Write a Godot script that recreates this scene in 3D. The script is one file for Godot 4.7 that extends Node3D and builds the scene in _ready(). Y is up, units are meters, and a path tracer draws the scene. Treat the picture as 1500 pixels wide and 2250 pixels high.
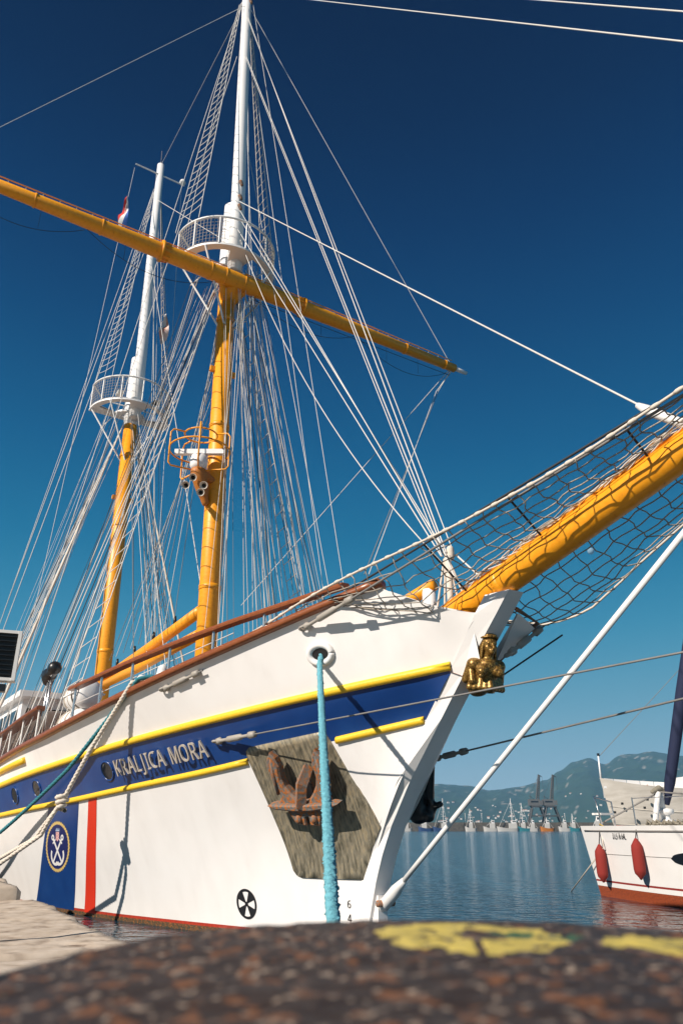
extends Node3D
# A moored sailing ship seen from a quay. Ship coordinates: s = metres aft of the stem at the waterline,
# y = height above the water, b = metres to starboard of the centreline; P(s, y, b) gives the ship node's own axes.

const FOCAL := 1648.0
const PITCH := 22.87
const EYE := Vector3(0, 1.6, 0)
const STEM := Vector3(0.5, 0, -12.0)
const FWD := Vector3(0.543, 0, 0.8397)
const STAR := Vector3(-0.8397, 0, 0.543)
var to_sun := Vector3(-0.75 * cos(deg_to_rad(32.0)), sin(deg_to_rad(32.0)), 0.661 * cos(deg_to_rad(32.0)))

var ship: Node3D
var M := {}
var taken := {}
var rng := RandomNumberGenerator.new()
var unit_rope: CylinderMesh
var unit_round: CylinderMesh

func _ready() -> void:
	rng.seed = 7
	setup_view()
	make_materials()
	build_setting()
	build_quay()
	build_ship()
	build_moorings()
	build_sailboat()
	build_grey_ship()
	build_harbour()
	build_small_things()

# ------------------------------------------------------------------ view and light
func setup_view() -> void:
	var cam := Camera3D.new()
	cam.name = "camera"
	var lens := CameraAttributesPhysical.new()
	lens.frustum_focal_length = 12.0 / (1125.0 / FOCAL)
	lens.frustum_near = 0.02
	lens.frustum_far = 20000.0
	lens.frustum_focus_distance = 14.0
	lens.exposure_aperture = 3.6
	cam.attributes = lens
	cam.position = EYE
	cam.rotation_degrees = Vector3(PITCH, 0, 0)
	add_child(cam)
	cam.current = true
	var sun := DirectionalLight3D.new()
	sun.name = "sun"
	sun.light_energy = 1.6
	sun.light_color = Color(1.0, 0.955, 0.9)
	sun.light_angular_distance = 0.5
	sun.shadow_enabled = true
	add_child(sun)
	sun.look_at_from_position(to_sun * 100.0, Vector3.ZERO)
	var env := Environment.new()
	env.background_mode = Environment.BG_SKY
	env.tonemap_mode = Environment.TONE_MAPPER_LINEAR
	env.tonemap_exposure = 1.35
	env.sdfgi_enabled = true
	env.ssao_enabled = true
	env.ssil_enabled = true
	env.fog_enabled = true
	env.fog_density = 0.00014
	env.fog_light_color = Color(0.5, 0.76, 0.95)
	var sky := Sky.new()
	var pan := PanoramaSkyMaterial.new()
	pan.panorama = sky_picture()
	sky.sky_material = pan
	env.sky = sky
	var we := WorldEnvironment.new()
	we.name = "air"
	we.environment = env
	add_child(we)

func sky_picture() -> ImageTexture:
	var stops := [[-90.0, 120, 150, 165], [0.0, 176, 200, 212], [3.6, 156, 188, 203], [8.0, 108, 163, 187], [13.4, 60, 140, 174], [20.0, 22, 112, 154], [27.0, 8, 89, 136], [36.0, 2, 64, 112], [43.6, 0, 46, 92], [50.0, 0, 34, 76], [57.0, 0, 25, 64], [90.0, 0, 17, 50]]
	var h := 512
	var w := 256
	var img := Image.create(w, h, false, Image.FORMAT_RGBF)
	for row in h:
		var el := 90.0 - (row + 0.5) / h * 180.0
		var c := Color.BLACK
		for k in stops.size() - 1:
			if el >= stops[k][0] and el <= stops[k + 1][0]:
				var f: float = (el - stops[k][0]) / (stops[k + 1][0] - stops[k][0])
				var a := Color8(stops[k][1], stops[k][2], stops[k][3])
				var b := Color8(stops[k + 1][1], stops[k + 1][2], stops[k + 1][3])
				c = a.lerp(b, f).srgb_to_linear()
		for col in w:
			img.set_pixel(col, row, c * (1.0 / 1.35))
	return ImageTexture.create_from_image(img)

# ------------------------------------------------------------------ helpers: names, nodes, meshes
func numbered(n: String) -> String:
	if not taken.has(n):
		taken[n] = 0
		return n
	taken[n] += 1
	return "%s_%03d" % [n, taken[n]]

func thing(called: String, label: String, category: String, at := Vector3.ZERO, turn := 0.0, group := "") -> Node3D:
	var o := Node3D.new()
	o.name = numbered(called)
	add_child(o)
	o.position = at
	o.rotation.y = turn
	tag(o, label, category, group)
	return o

func tag(o: Node, label: String, category: String, group := "") -> void:
	o.set_meta("label", label)
	o.set_meta("category", category)
	if group:
		o.set_meta("group", group)

func obj(called: String, mesh: Mesh, m: Material, parent: Node = self) -> MeshInstance3D:
	var o := MeshInstance3D.new()
	o.name = numbered(called) if parent == self else called
	o.mesh = mesh
	o.material_override = m
	parent.add_child(o, true)
	return o

func struct(called: String, mesh: Mesh, m: Material) -> MeshInstance3D:
	var o := obj(called, mesh, m)
	o.set_meta("kind", "structure")
	return o

func P(s: float, y: float, b: float) -> Vector3:
	return Vector3(-s, y, b)

func to_world(p: Vector3) -> Vector3:
	return STEM + FWD * p.x + Vector3(0, p.y, 0) + STAR * p.z

func to_ship(w: Vector3) -> Vector3:
	var r := w - STEM
	return Vector3(r.dot(FWD), r.y, r.dot(STAR))

# A picture position (in the photograph's 1500 x 2250) as a direction; depth always comes from a plane of the place.
func ray(px: float, py: float) -> Vector3:
	var u := px - 750.0
	var v := 1125.0 - py
	var c := cos(deg_to_rad(PITCH))
	var n := sin(deg_to_rad(PITCH))
	return Vector3(u, v * c + FOCAL * n, -(FOCAL * c - v * n)).normalized()

func ship_ray(px: float, py: float) -> Vector3:
	var r := ray(px, py)
	return Vector3(r.dot(FWD), r.y, r.dot(STAR))

func at_b(px: float, py: float, b: float) -> Vector3:
	var e := to_ship(EYE)
	var r := ship_ray(px, py)
	return e + r * ((b - e.z) / r.z)

func at_s(px: float, py: float, s: float) -> Vector3:
	var e := to_ship(EYE)
	var r := ship_ray(px, py)
	return e + r * ((-s - e.x) / r.x)

func at_y(px: float, py: float, y: float) -> Vector3:
	var r := ray(px, py)
	return EYE + r * ((y - EYE.y) / r.y)

func at_z(px: float, py: float, z: float) -> Vector3:
	var r := ray(px, py)
	return EYE + r * (z / r.z)

func quad(st: SurfaceTool, a: Vector3, b: Vector3, c: Vector3, d: Vector3) -> void:
	for v in [a, b, c, a, c, d]:
		st.add_vertex(v)

func begin(smooth := true) -> SurfaceTool:
	var st := SurfaceTool.new()
	st.begin(Mesh.PRIMITIVE_TRIANGLES)
	st.set_smooth_group(0 if smooth else -1)
	return st

func done(st: SurfaceTool) -> ArrayMesh:
	st.index()
	st.generate_normals()
	return st.commit()

func frame_of(d: Vector3) -> Array:
	var up := Vector3.UP if absf(d.y) < 0.95 else Vector3.RIGHT
	var x := up.cross(d).normalized()
	return [x, d.cross(x).normalized()]

func add_tube(st: SurfaceTool, pts: Array, radii, sides := 6, caps := true) -> void:
	var n := pts.size()
	var rings := []
	var x := Vector3.ZERO
	for i in n:
		var d: Vector3 = (pts[mini(i + 1, n - 1)] - pts[maxi(i - 1, 0)]).normalized()
		if i == 0:
			x = frame_of(d)[0]
		x = (x - d * x.dot(d)).normalized()
		var y := d.cross(x)
		var r: float = radii[i] if radii is Array else radii
		var ring := []
		for k in sides:
			var a := TAU * k / sides
			ring.append(pts[i] + (x * cos(a) + y * sin(a)) * r)
		rings.append(ring)
	for i in n - 1:
		for k in sides:
			var j := (k + 1) % sides
			quad(st, rings[i][k], rings[i + 1][k], rings[i + 1][j], rings[i][j])
	if caps:
		for k in sides:
			var j := (k + 1) % sides
			for v in [pts[0], rings[0][k], rings[0][j], pts[n - 1], rings[n - 1][j], rings[n - 1][k]]:
				st.add_vertex(v)

func tube(pts: Array, radii, sides := 6, smooth := true) -> ArrayMesh:
	var st := begin(smooth)
	add_tube(st, pts, radii, sides)
	return done(st)

func add_box(st: SurfaceTool, c: Vector3, size: Vector3, bas := Basis()) -> void:
	var h := size / 2
	var v := []
	for i in 8:
		v.append(c + bas * Vector3(h.x * (1 if i & 1 else -1), h.y * (1 if i & 2 else -1), h.z * (1 if i & 4 else -1)))
	for f in [[0, 2, 3, 1], [4, 5, 7, 6], [0, 1, 5, 4], [2, 6, 7, 3], [0, 4, 6, 2], [1, 3, 7, 5]]:
		quad(st, v[f[0]], v[f[1]], v[f[2]], v[f[3]])

func box(c: Vector3, size: Vector3, bas := Basis()) -> ArrayMesh:
	var st := begin(false)
	add_box(st, c, size, bas)
	return done(st)

func add_lathe(st: SurfaceTool, prof: Array, sides := 24, at := Vector3.ZERO, bas := Basis()) -> void:
	for i in prof.size() - 1:
		for k in sides:
			var a := TAU * k / sides
			var b := TAU * (k + 1) / sides
			var p := []
			for q in [[i, a], [i + 1, a], [i + 1, b], [i, b]]:
				p.append(at + bas * Vector3(prof[q[0]].x * cos(q[1]), prof[q[0]].y, prof[q[0]].x * sin(q[1])))
			quad(st, p[0], p[1], p[2], p[3])

func lathe(prof: Array, sides := 24, at := Vector3.ZERO, bas := Basis()) -> ArrayMesh:
	var st := begin()
	add_lathe(st, prof, sides, at, bas)
	return done(st)

func basis_y(d: Vector3) -> Basis:
	var f := frame_of(d.normalized())
	return Basis(f[0], d.normalized(), (f[0] as Vector3).cross(d.normalized()))

# a straight line between two points; all share one mesh
func line(called: String, a: Vector3, b: Vector3, r: float, m: Material, parent: Node) -> MeshInstance3D:
	var o := obj(called, unit_rope if r < 0.05 else unit_round, m, parent)
	var d := b - a
	var bas := basis_y(d)
	o.transform = Transform3D(Basis(bas.x * r, bas.y * d.length(), bas.z * r), (a + b) / 2)
	return o

func sag(a: Vector3, b: Vector3, drop: float, n := 16) -> Array:
	var pts := []
	for i in n + 1:
		var t := float(i) / n
		pts.append(a.lerp(b, t) - Vector3(0, drop * 4.0 * t * (1.0 - t), 0))
	return pts

# surface nets of a field made of blobs; each blob: [a, b, ra, rb]; smooth minimum k
func blob_mesh(blobs: Array, lo: Vector3, hi: Vector3, cell: float, k: float, squash := {}) -> ArrayMesh:
	var nx := int((hi.x - lo.x) / cell) + 1
	var ny := int((hi.y - lo.y) / cell) + 1
	var nz := int((hi.z - lo.z) / cell) + 1
	var f := PackedFloat32Array()
	f.resize(nx * ny * nz)
	for i in nx:
		for j in ny:
			for l in nz:
				var p := lo + Vector3(i, j, l) * cell
				var d := 1e3
				for q in blobs:
					var a: Vector3 = q[0]
					var ab: Vector3 = q[1] - a
					var t := 0.0
					var ll := ab.length_squared()
					if ll > 0.0:
						t = clampf((p - a).dot(ab) / ll, 0.0, 1.0)
					var e := (p - a - ab * t).length() - lerpf(q[2], q[3], t)
					var h := clampf(0.5 + 0.5 * (d - e) / k, 0.0, 1.0)
					d = lerpf(d, e, h) - k * h * (1.0 - h)
				f[(i * ny + j) * nz + l] = d
	var st := begin()
	var cellv := {}
	var corner := [Vector3i(0, 0, 0), Vector3i(1, 0, 0), Vector3i(0, 1, 0), Vector3i(1, 1, 0), Vector3i(0, 0, 1), Vector3i(1, 0, 1), Vector3i(0, 1, 1), Vector3i(1, 1, 1)]
	var edges := [[0, 1], [2, 3], [4, 5], [6, 7], [0, 2], [1, 3], [4, 6], [5, 7], [0, 4], [1, 5], [2, 6], [3, 7]]
	for i in nx - 1:
		for j in ny - 1:
			for l in nz - 1:
				var base := (i * ny + j) * nz + l
				var v := [f[base], f[base + ny * nz], f[base + nz], f[base + ny * nz + nz], f[base + 1], f[base + ny * nz + 1], f[base + nz + 1], f[base + ny * nz + nz + 1]]
				var neg := 0
				for q in v:
					if q < 0.0:
						neg += 1
				if neg == 0 or neg == 8:
					continue
				var sum := Vector3.ZERO
				var n := 0
				for e in edges:
					var a: float = v[e[0]]
					var b: float = v[e[1]]
					if (a < 0.0) != (b < 0.0):
						sum += Vector3(corner[e[0]]).lerp(Vector3(corner[e[1]]), a / (a - b))
						n += 1
				cellv[Vector3i(i, j, l)] = lo + (Vector3(i, j, l) + sum / n) * cell
	for c in cellv:
		var base: int = (c.x * ny + c.y) * nz + c.z
		var here := f[base] < 0.0
		for ax in 3:
			var o := [ny * nz, nz, 1]
			if c[ax] + 1 >= [nx, ny, nz][ax]:
				continue
			var there := f[base + o[ax]] < 0.0
			if here == there:
				continue
			var u := (ax + 1) % 3
			var w := (ax + 2) % 3
			var du := Vector3i.ZERO
			var dw := Vector3i.ZERO
			du[u] = 1
			dw[w] = 1
			var q := [c, c - du, c - du - dw, c - dw]
			if not (cellv.has(q[1]) and cellv.has(q[2]) and cellv.has(q[3])):
				continue
			if here:
				quad(st, cellv[q[0]], cellv[q[3]], cellv[q[2]], cellv[q[1]])
			else:
				quad(st, cellv[q[0]], cellv[q[1]], cellv[q[2]], cellv[q[3]])
	return done(st)

# an outline in x and y given depth in z, edges bevelled, its top swung forward by lean
func prism(outline: PackedVector2Array, z0: float, z1: float, bevel: float, lean: float) -> ArrayMesh:
	if Geometry2D.is_polygon_clockwise(outline):
		outline.reverse()
	var n := outline.size()
	var inner := []
	for i in n:
		var a := (outline[i] - outline[(i + n - 1) % n]).normalized()
		var b := (outline[(i + 1) % n] - outline[i]).normalized()
		var m := (Vector2(-a.y, a.x) + Vector2(-b.y, b.x)).normalized()
		inner.append(outline[i] + m * bevel)
	var at := func(v: Vector2, z: float) -> Vector3: return Vector3(v.x, v.y, z + lean * maxf(0.0, v.y))
	var st := begin(false)
	for i in n:
		var j := (i + 1) % n
		quad(st, at.call(outline[i], z0), at.call(outline[i], z1 - bevel), at.call(outline[j], z1 - bevel), at.call(outline[j], z0))
		quad(st, at.call(outline[i], z1 - bevel), at.call(inner[i], z1), at.call(inner[j], z1), at.call(outline[j], z1 - bevel))
	var tri := Geometry2D.triangulate_polygon(outline)
	for k in range(0, tri.size(), 3):
		for q in [0, 1, 2]:
			st.add_vertex(at.call(inner[tri[k + q]], z1))
		for q in [0, 2, 1]:
			st.add_vertex(at.call(outline[tri[k + q]], z0))
	return done(st)

# ------------------------------------------------------------------ materials
func lin(r: float, g: float, b: float) -> Color:
	return Color(r, g, b).linear_to_srgb()

func plain(r: float, g: float, b: float, rough := 0.5, metal := 0.0) -> StandardMaterial3D:
	var m := StandardMaterial3D.new()
	m.albedo_color = lin(r, g, b)
	m.roughness = rough
	m.metallic = metal
	return m

func noise_tex(freq: float, stops: Array, normal := false, bump := 4.0, octaves := 4, kind := FastNoiseLite.TYPE_SIMPLEX_SMOOTH, size := 512, sd := 1) -> NoiseTexture2D:
	var n := FastNoiseLite.new()
	n.noise_type = kind
	n.seed = sd
	n.frequency = freq
	n.fractal_octaves = octaves
	var t := NoiseTexture2D.new()
	t.width = size
	t.height = size
	t.seamless = true
	t.noise = n
	if normal:
		t.as_normal_map = true
		t.bump_strength = bump
	elif stops.size():
		var g := Gradient.new()
		g.offsets = PackedFloat32Array()
		g.colors = PackedColorArray()
		var offs := PackedFloat32Array()
		var cols := PackedColorArray()
		for s in stops:
			offs.append(s[0])
			cols.append(lin(s[1], s[2], s[3]))
		g.offsets = offs
		g.colors = cols
		t.color_ramp = g
	return t

func noisy(stops: Array, freq: float, metres: float, rough := 0.6, relief := 0.0, metal := 0.0, octaves := 4, sd := 1, stretch := Vector3.ONE) -> StandardMaterial3D:
	var m := StandardMaterial3D.new()
	m.albedo_texture = noise_tex(freq, stops, false, 4.0, octaves, FastNoiseLite.TYPE_SIMPLEX_SMOOTH, 512, sd)
	m.uv1_triplanar = true
	m.uv1_scale = Vector3.ONE / metres * stretch
	m.roughness = rough
	m.metallic = metal
	if relief > 0.0:
		m.heightmap_enabled = true
		m.heightmap_scale = relief
		m.heightmap_texture = noise_tex(freq, [], false, 4.0, octaves, FastNoiseLite.TYPE_SIMPLEX_SMOOTH, 512, sd)
	return m

func make_materials() -> void:
	unit_rope = CylinderMesh.new()
	unit_rope.top_radius = 1.0
	unit_rope.bottom_radius = 1.0
	unit_rope.height = 1.0
	unit_rope.radial_segments = 6
	unit_rope.rings = 0
	unit_round = unit_rope.duplicate()
	unit_round.radial_segments = 20
	M.hull = noisy([[0.0, 0.69, 0.665, 0.645], [0.16, 0.735, 0.715, 0.70], [0.5, 0.775, 0.755, 0.74], [1.0, 0.80, 0.785, 0.775]], 0.009, 2.4, 0.34, 0.6, 0.0, 6, 1, Vector3(1.0, 0.45, 1.0))
	M.blue = noisy([[0.0, 0.006, 0.034, 0.15], [0.5, 0.008, 0.043, 0.18], [1.0, 0.012, 0.058, 0.215]], 0.01, 3.0, 0.3, 0.2)
	M.strake = noisy([[0.0, 0.66, 0.38, 0.02], [0.3, 0.78, 0.48, 0.02], [0.7, 0.82, 0.53, 0.028], [1.0, 0.84, 0.58, 0.06]], 0.03, 0.9, 0.45, 0.2, 0.0, 6)
	M.spar = noisy([[0.0, 0.3, 0.12, 0.02], [0.14, 0.74, 0.27, 0.007], [0.35, 0.83, 0.32, 0.008], [0.7, 0.86, 0.345, 0.01], [1.0, 0.88, 0.4, 0.025]], 0.02, 1.2, 0.42, 0.2, 0.0, 6)
	M.white = plain(0.78, 0.77, 0.76, 0.4)
	M.whitemetal = plain(0.72, 0.71, 0.69, 0.45)
	M.wood = noisy([[0.0, 0.13, 0.035, 0.012], [0.5, 0.24, 0.07, 0.022], [1.0, 0.34, 0.12, 0.04]], 0.03, 0.6, 0.32, 0.1, 0.0, 5, 3, Vector3(0.25, 3, 3))
	M.red = plain(0.62, 0.035, 0.012, 0.45)
	M.boot = noisy([[0.0, 0.18, 0.02, 0.012], [0.5, 0.42, 0.035, 0.015], [1.0, 0.5, 0.06, 0.02]], 0.03, 0.8, 0.5)
	M.bottom = noisy([[0.0, 0.02, 0.02, 0.012], [0.42, 0.06, 0.05, 0.03], [0.6, 0.09, 0.05, 0.02], [0.72, 0.4, 0.11, 0.015], [1.0, 0.5, 0.2, 0.05]], 0.03, 0.7, 0.7, 0.8)
	M.plate = plate_material()
	M.rust = noisy([[0.0, 0.08, 0.078, 0.075], [0.46, 0.17, 0.155, 0.14], [0.54, 0.24, 0.1, 0.038], [0.66, 0.36, 0.11, 0.022], [1.0, 0.44, 0.17, 0.045]], 0.013, 0.5, 0.75, 0.6)
	M.rope = noisy([[0.0, 0.42, 0.36, 0.30], [0.5, 0.62, 0.55, 0.47], [1.0, 0.78, 0.72, 0.64]], 0.05, 0.25, 0.85)
	M.wire = plain(0.62, 0.60, 0.57, 0.5)
	M.dark_rope = plain(0.025, 0.025, 0.027, 0.7)
	M.grey_rope = plain(0.2, 0.19, 0.18, 0.7)
	M.steel = plain(0.55, 0.55, 0.55, 0.25, 0.9)
	M.black = plain(0.012, 0.012, 0.013, 0.35)
	M.matte = plain(0.015, 0.015, 0.016, 0.8)
	M.letter = plain(0.62, 0.56, 0.48, 0.35, 0.35)
	M.glass = plain(0.01, 0.014, 0.02, 0.05)
	M.cyan = noisy([[0.0, 0.03, 0.22, 0.32], [0.4, 0.16, 0.52, 0.64], [1.0, 0.42, 0.76, 0.84]], 0.06, 0.12, 0.9, 1.0)
	M.teal = noisy([[0.0, 0.01, 0.09, 0.12], [0.5, 0.02, 0.17, 0.21], [1.0, 0.06, 0.28, 0.33]], 0.06, 0.15, 0.85)
	M.gold = noisy([[0.0, 0.035, 0.018, 0.006], [0.38, 0.12, 0.06, 0.014], [0.55, 0.3, 0.17, 0.04], [1.0, 0.55, 0.36, 0.1]], 0.02, 0.5, 0.38, 0.25, 0.55, 5)
	M.stone = noisy([[0.0, 0.2, 0.14, 0.1], [0.24, 0.4, 0.32, 0.25], [0.4, 0.5, 0.41, 0.32], [0.6, 0.55, 0.46, 0.37], [1.0, 0.64, 0.55, 0.46]], 0.012, 1.6, 0.88, 0.7, 0.0, 6, 9, Vector3(1, 1, 1))
	M.stone_dark = noisy([[0.0, 0.06, 0.055, 0.045], [0.5, 0.16, 0.14, 0.11], [1.0, 0.3, 0.26, 0.2]], 0.012, 1.3, 0.9, 2.0, 0.0, 6, 11)
	M.fender = noisy([[0.0, 0.17, 0.012, 0.009], [0.5, 0.23, 0.018, 0.013], [1.0, 0.28, 0.028, 0.018]], 0.08, 0.2, 0.85)
	M.navy = noisy([[0.0, 0.006, 0.01, 0.035], [1.0, 0.012, 0.022, 0.07]], 0.03, 0.5, 0.8)
	M.greyhull = noisy([[0.0, 0.32, 0.29, 0.25], [0.4, 0.41, 0.38, 0.335], [0.7, 0.46, 0.43, 0.385], [1.0, 0.52, 0.49, 0.45]], 0.02, 9.0, 0.6, 0.0, 0.0, 6, 5, Vector3(0.5, 1.6, 0.5))
	M.skin = plain(0.5, 0.28, 0.2, 0.6)
	M.net = noisy([[0.0, 0.14, 0.12, 0.1], [0.5, 0.34, 0.3, 0.25], [1.0, 0.56, 0.5, 0.42]], 0.04, 0.5, 0.85)
	M.grey_metal = noisy([[0.0, 0.16, 0.15, 0.14], [0.5, 0.34, 0.31, 0.27], [1.0, 0.5, 0.45, 0.38]], 0.05, 0.2, 0.55)
	M.spar_rust = noisy([[0.0, 0.1, 0.04, 0.02], [0.4, 0.4, 0.13, 0.015], [1.0, 0.6, 0.24, 0.02]], 0.03, 0.4, 0.55)
	M.stay = noisy([[0.0, 0.07, 0.068, 0.066], [0.5, 0.17, 0.165, 0.16], [1.0, 0.36, 0.34, 0.32]], 0.04, 0.6, 0.55)
	M.gelcoat = noisy([[0.0, 0.72, 0.71, 0.70], [1.0, 0.79, 0.78, 0.77]], 0.01, 3.0, 0.25)
	M.antifoul = noisy([[0.0, 0.08, 0.02, 0.01], [0.5, 0.26, 0.05, 0.015], [1.0, 0.36, 0.085, 0.02]], 0.03, 0.7, 0.6)
	M.canvas = noisy([[0.0, 0.1, 0.09, 0.07], [1.0, 0.4, 0.36, 0.28]], 0.06, 0.3, 0.9)
	M.navyhull = plain(0.02, 0.05, 0.14, 0.5)
	M.concrete_pale = plain(0.1, 0.105, 0.11, 0.7)
	M.iron = noisy([[0.0, 0.01, 0.01, 0.011], [0.6, 0.02, 0.018, 0.017], [0.8, 0.09, 0.05, 0.03], [1.0, 0.25, 0.2, 0.16]], 0.03, 0.2, 0.35, 0.3)
	M.grille = plain(0.01, 0.01, 0.011, 0.6)
	M.moon = plain(0.16, 0.26, 0.34, 1.0)  # veil of daylight sky over the moon is mixed into this blue-grey
	M.print_black = plain(0.012, 0.012, 0.014, 0.5)
	M.crane = plain(0.05, 0.055, 0.06, 0.6)
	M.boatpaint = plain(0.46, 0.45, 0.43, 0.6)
	M.concrete = noisy([[0.0, 0.05, 0.045, 0.04], [1.0, 0.13, 0.12, 0.1]], 0.02, 20.0, 0.9)

func plate_material() -> StandardMaterial3D:
	var m := noisy([[0.0, 0.05, 0.047, 0.035], [0.3, 0.1, 0.092, 0.066], [0.42, 0.25, 0.215, 0.15], [0.55, 0.2, 0.185, 0.145], [0.68, 0.38, 0.32, 0.22], [0.82, 0.3, 0.24, 0.14], [1.0, 0.55, 0.46, 0.32]], 0.016, 1.1, 0.42, 0.3, 0.3, 7, 21, Vector3(2.2, 0.4, 2.2))
	return m

# ------------------------------------------------------------------ setting
func build_setting() -> void:
	# water: one sheet; finer ripples by a normal map, broad swell by relief
	var st := begin()
	var xs := [-3600.0, -700.0, -120.0, -40.0, 0.0, 40.0, 120.0, 700.0, 3600.0]
	var zs := [60.0, 20.0, 0.0, -20.0, -60.0, -150.0, -500.0, -2000.0, -3600.0]
	for i in xs.size() - 1:
		for j in zs.size() - 1:
			for q in [[i, j], [i, j + 1], [i + 1, j + 1], [i, j], [i + 1, j + 1], [i + 1, j]]:
				st.set_uv(Vector2(xs[q[0]], zs[q[1]]))
				st.add_vertex(Vector3(xs[q[0]], 0, zs[q[1]]))
	st.generate_normals()
	st.generate_tangents()
	var wm := plain(0.006, 0.035, 0.06, 0.07)
	wm.metallic_specular = 0.5
	wm.normal_enabled = true
	wm.normal_texture = noise_tex(0.011, [], true, 6.0, 4, FastNoiseLite.TYPE_SIMPLEX_SMOOTH, 1024, 5)
	wm.normal_scale = 1.2
	wm.uv1_scale = Vector3(1.0 / 9.0, 1.0 / 4.5, 1)
	struct("water", st.commit(), wm)
	# mountains round the bay, ridge heights read off the skyline
	var ridge := [[-60.0, 60.0], [-35.0, 75.0], [-15.0, 85.0], [0.0, 78.0], [5.5, 72.0], [6.8, 92.0], [9.0, 88.0], [10.5, 78.0], [12.5, 84.0], [14.4, 97.0], [15.4, 116.0], [16.4, 134.0], [17.4, 142.0], [18.4, 128.0], [19.6, 146.0], [21.5, 150.0], [23.5, 140.0], [28.0, 130.0], [40.0, 95.0], [60.0, 60.0]]
	var n := FastNoiseLite.new()
	n.seed = 4
	n.frequency = 0.0032
	n.fractal_octaves = 6
	n.fractal_type = FastNoiseLite.FRACTAL_RIDGED
	var n2 := FastNoiseLite.new()
	n2.seed = 8
	n2.frequency = 0.012
	n2.fractal_octaves = 4
	var cols := 700
	var rows := 46
	var pos := []
	var colr := []
	for i in cols + 1:
		var az := lerpf(-60.0, 60.0, float(i) / cols)
		var top := 0.0
		for k in ridge.size() - 1:
			if az >= ridge[k][0] and az <= ridge[k + 1][0]:
				var f: float = (az - ridge[k][0]) / (ridge[k + 1][0] - ridge[k][0])
				top = lerpf(ridge[k][1], ridge[k + 1][1], f * f * (3.0 - 2.0 * f))
		for j in rows + 1:
			var f := float(j) / rows
			var dist := 2600.0 + 1400.0 * f
			var x := sin(deg_to_rad(az)) * dist
			var z := -cos(deg_to_rad(az)) * dist
			var high := top / 1790.0 * 4000.0
			var h := high * (0.06 + 0.94 * pow(f, 0.8)) if f > 0.02 else -5.0
			var rough := n.get_noise_2d(x, z)
			h += rough * (12.0 + 24.0 * f) * sin(PI * minf(f * 1.02, 1.0)) + n2.get_noise_2d(x, z) * 5.0 * f
			pos.append(Vector3(x, h, z))
			var bare := n2.get_noise_2d(x * 1.6 + 900, z * 1.6) * 0.9 + n2.get_noise_2d(x * 0.35, z * 0.35 + 70) * 0.5 + f * 0.3 - 0.62
			var g := 0.5 + 0.5 * n2.get_noise_2d(x * 0.4, z * 0.4 + 300)
			var green := Color(0.018 + 0.02 * g, 0.042 + 0.026 * g, 0.022 + 0.012 * g)
			colr.append(green.lerp(Color(0.42, 0.38, 0.33), clampf(bare * 6.0, 0.0, 0.8)))
	st = begin()
	for i in cols:
		for j in rows:
			var a := i * (rows + 1) + j
			for q in [a, a + 1, a + rows + 2, a, a + rows + 2, a + rows + 1]:
				st.set_color(colr[q])
				st.add_vertex(pos[q])
	var mm := plain(1, 1, 1, 0.95)
	mm.vertex_color_use_as_albedo = true
	struct("mountains", done(st), mm)
	# hillside houses, small and far
	var hs := begin(false)
	add_box(hs, Vector3(0, 3, 0), Vector3(9, 6, 8))
	var rf := begin(false)
	for sgn in [-1, 1]:
		quad(rf, Vector3(-5, 6, 4.5 * sgn), Vector3(5, 6, 4.5 * sgn), Vector3(5, 8.5, 0), Vector3(-5, 8.5, 0))
	var wall_mesh := done(hs)
	var roof_mesh := done(rf)
	var wm2 := plain(0.5, 0.47, 0.42, 0.8)
	var rm := plain(0.35, 0.16, 0.09, 0.8)
	for k in 110:
		var az := rng.randf_range(6.0, 21.5)
		var i := int((az + 60.0) / 120.0 * cols)
		var j := int(1 + pow(rng.randf(), 2.2) * 13)
		var p: Vector3 = pos[i * (rows + 1) + j]
		var h := thing("hillside_house", "tiny pale house on the far wooded mountainside", "house", p - Vector3(0, 1.5, 0), rng.randf() * 3.0, "houses scattered on the far hillside")
		h.scale = Vector3.ONE * rng.randf_range(0.45, 0.95)
		obj("wall", wall_mesh, wm2, h)
		obj("roof", roof_mesh, rm, h)

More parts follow.
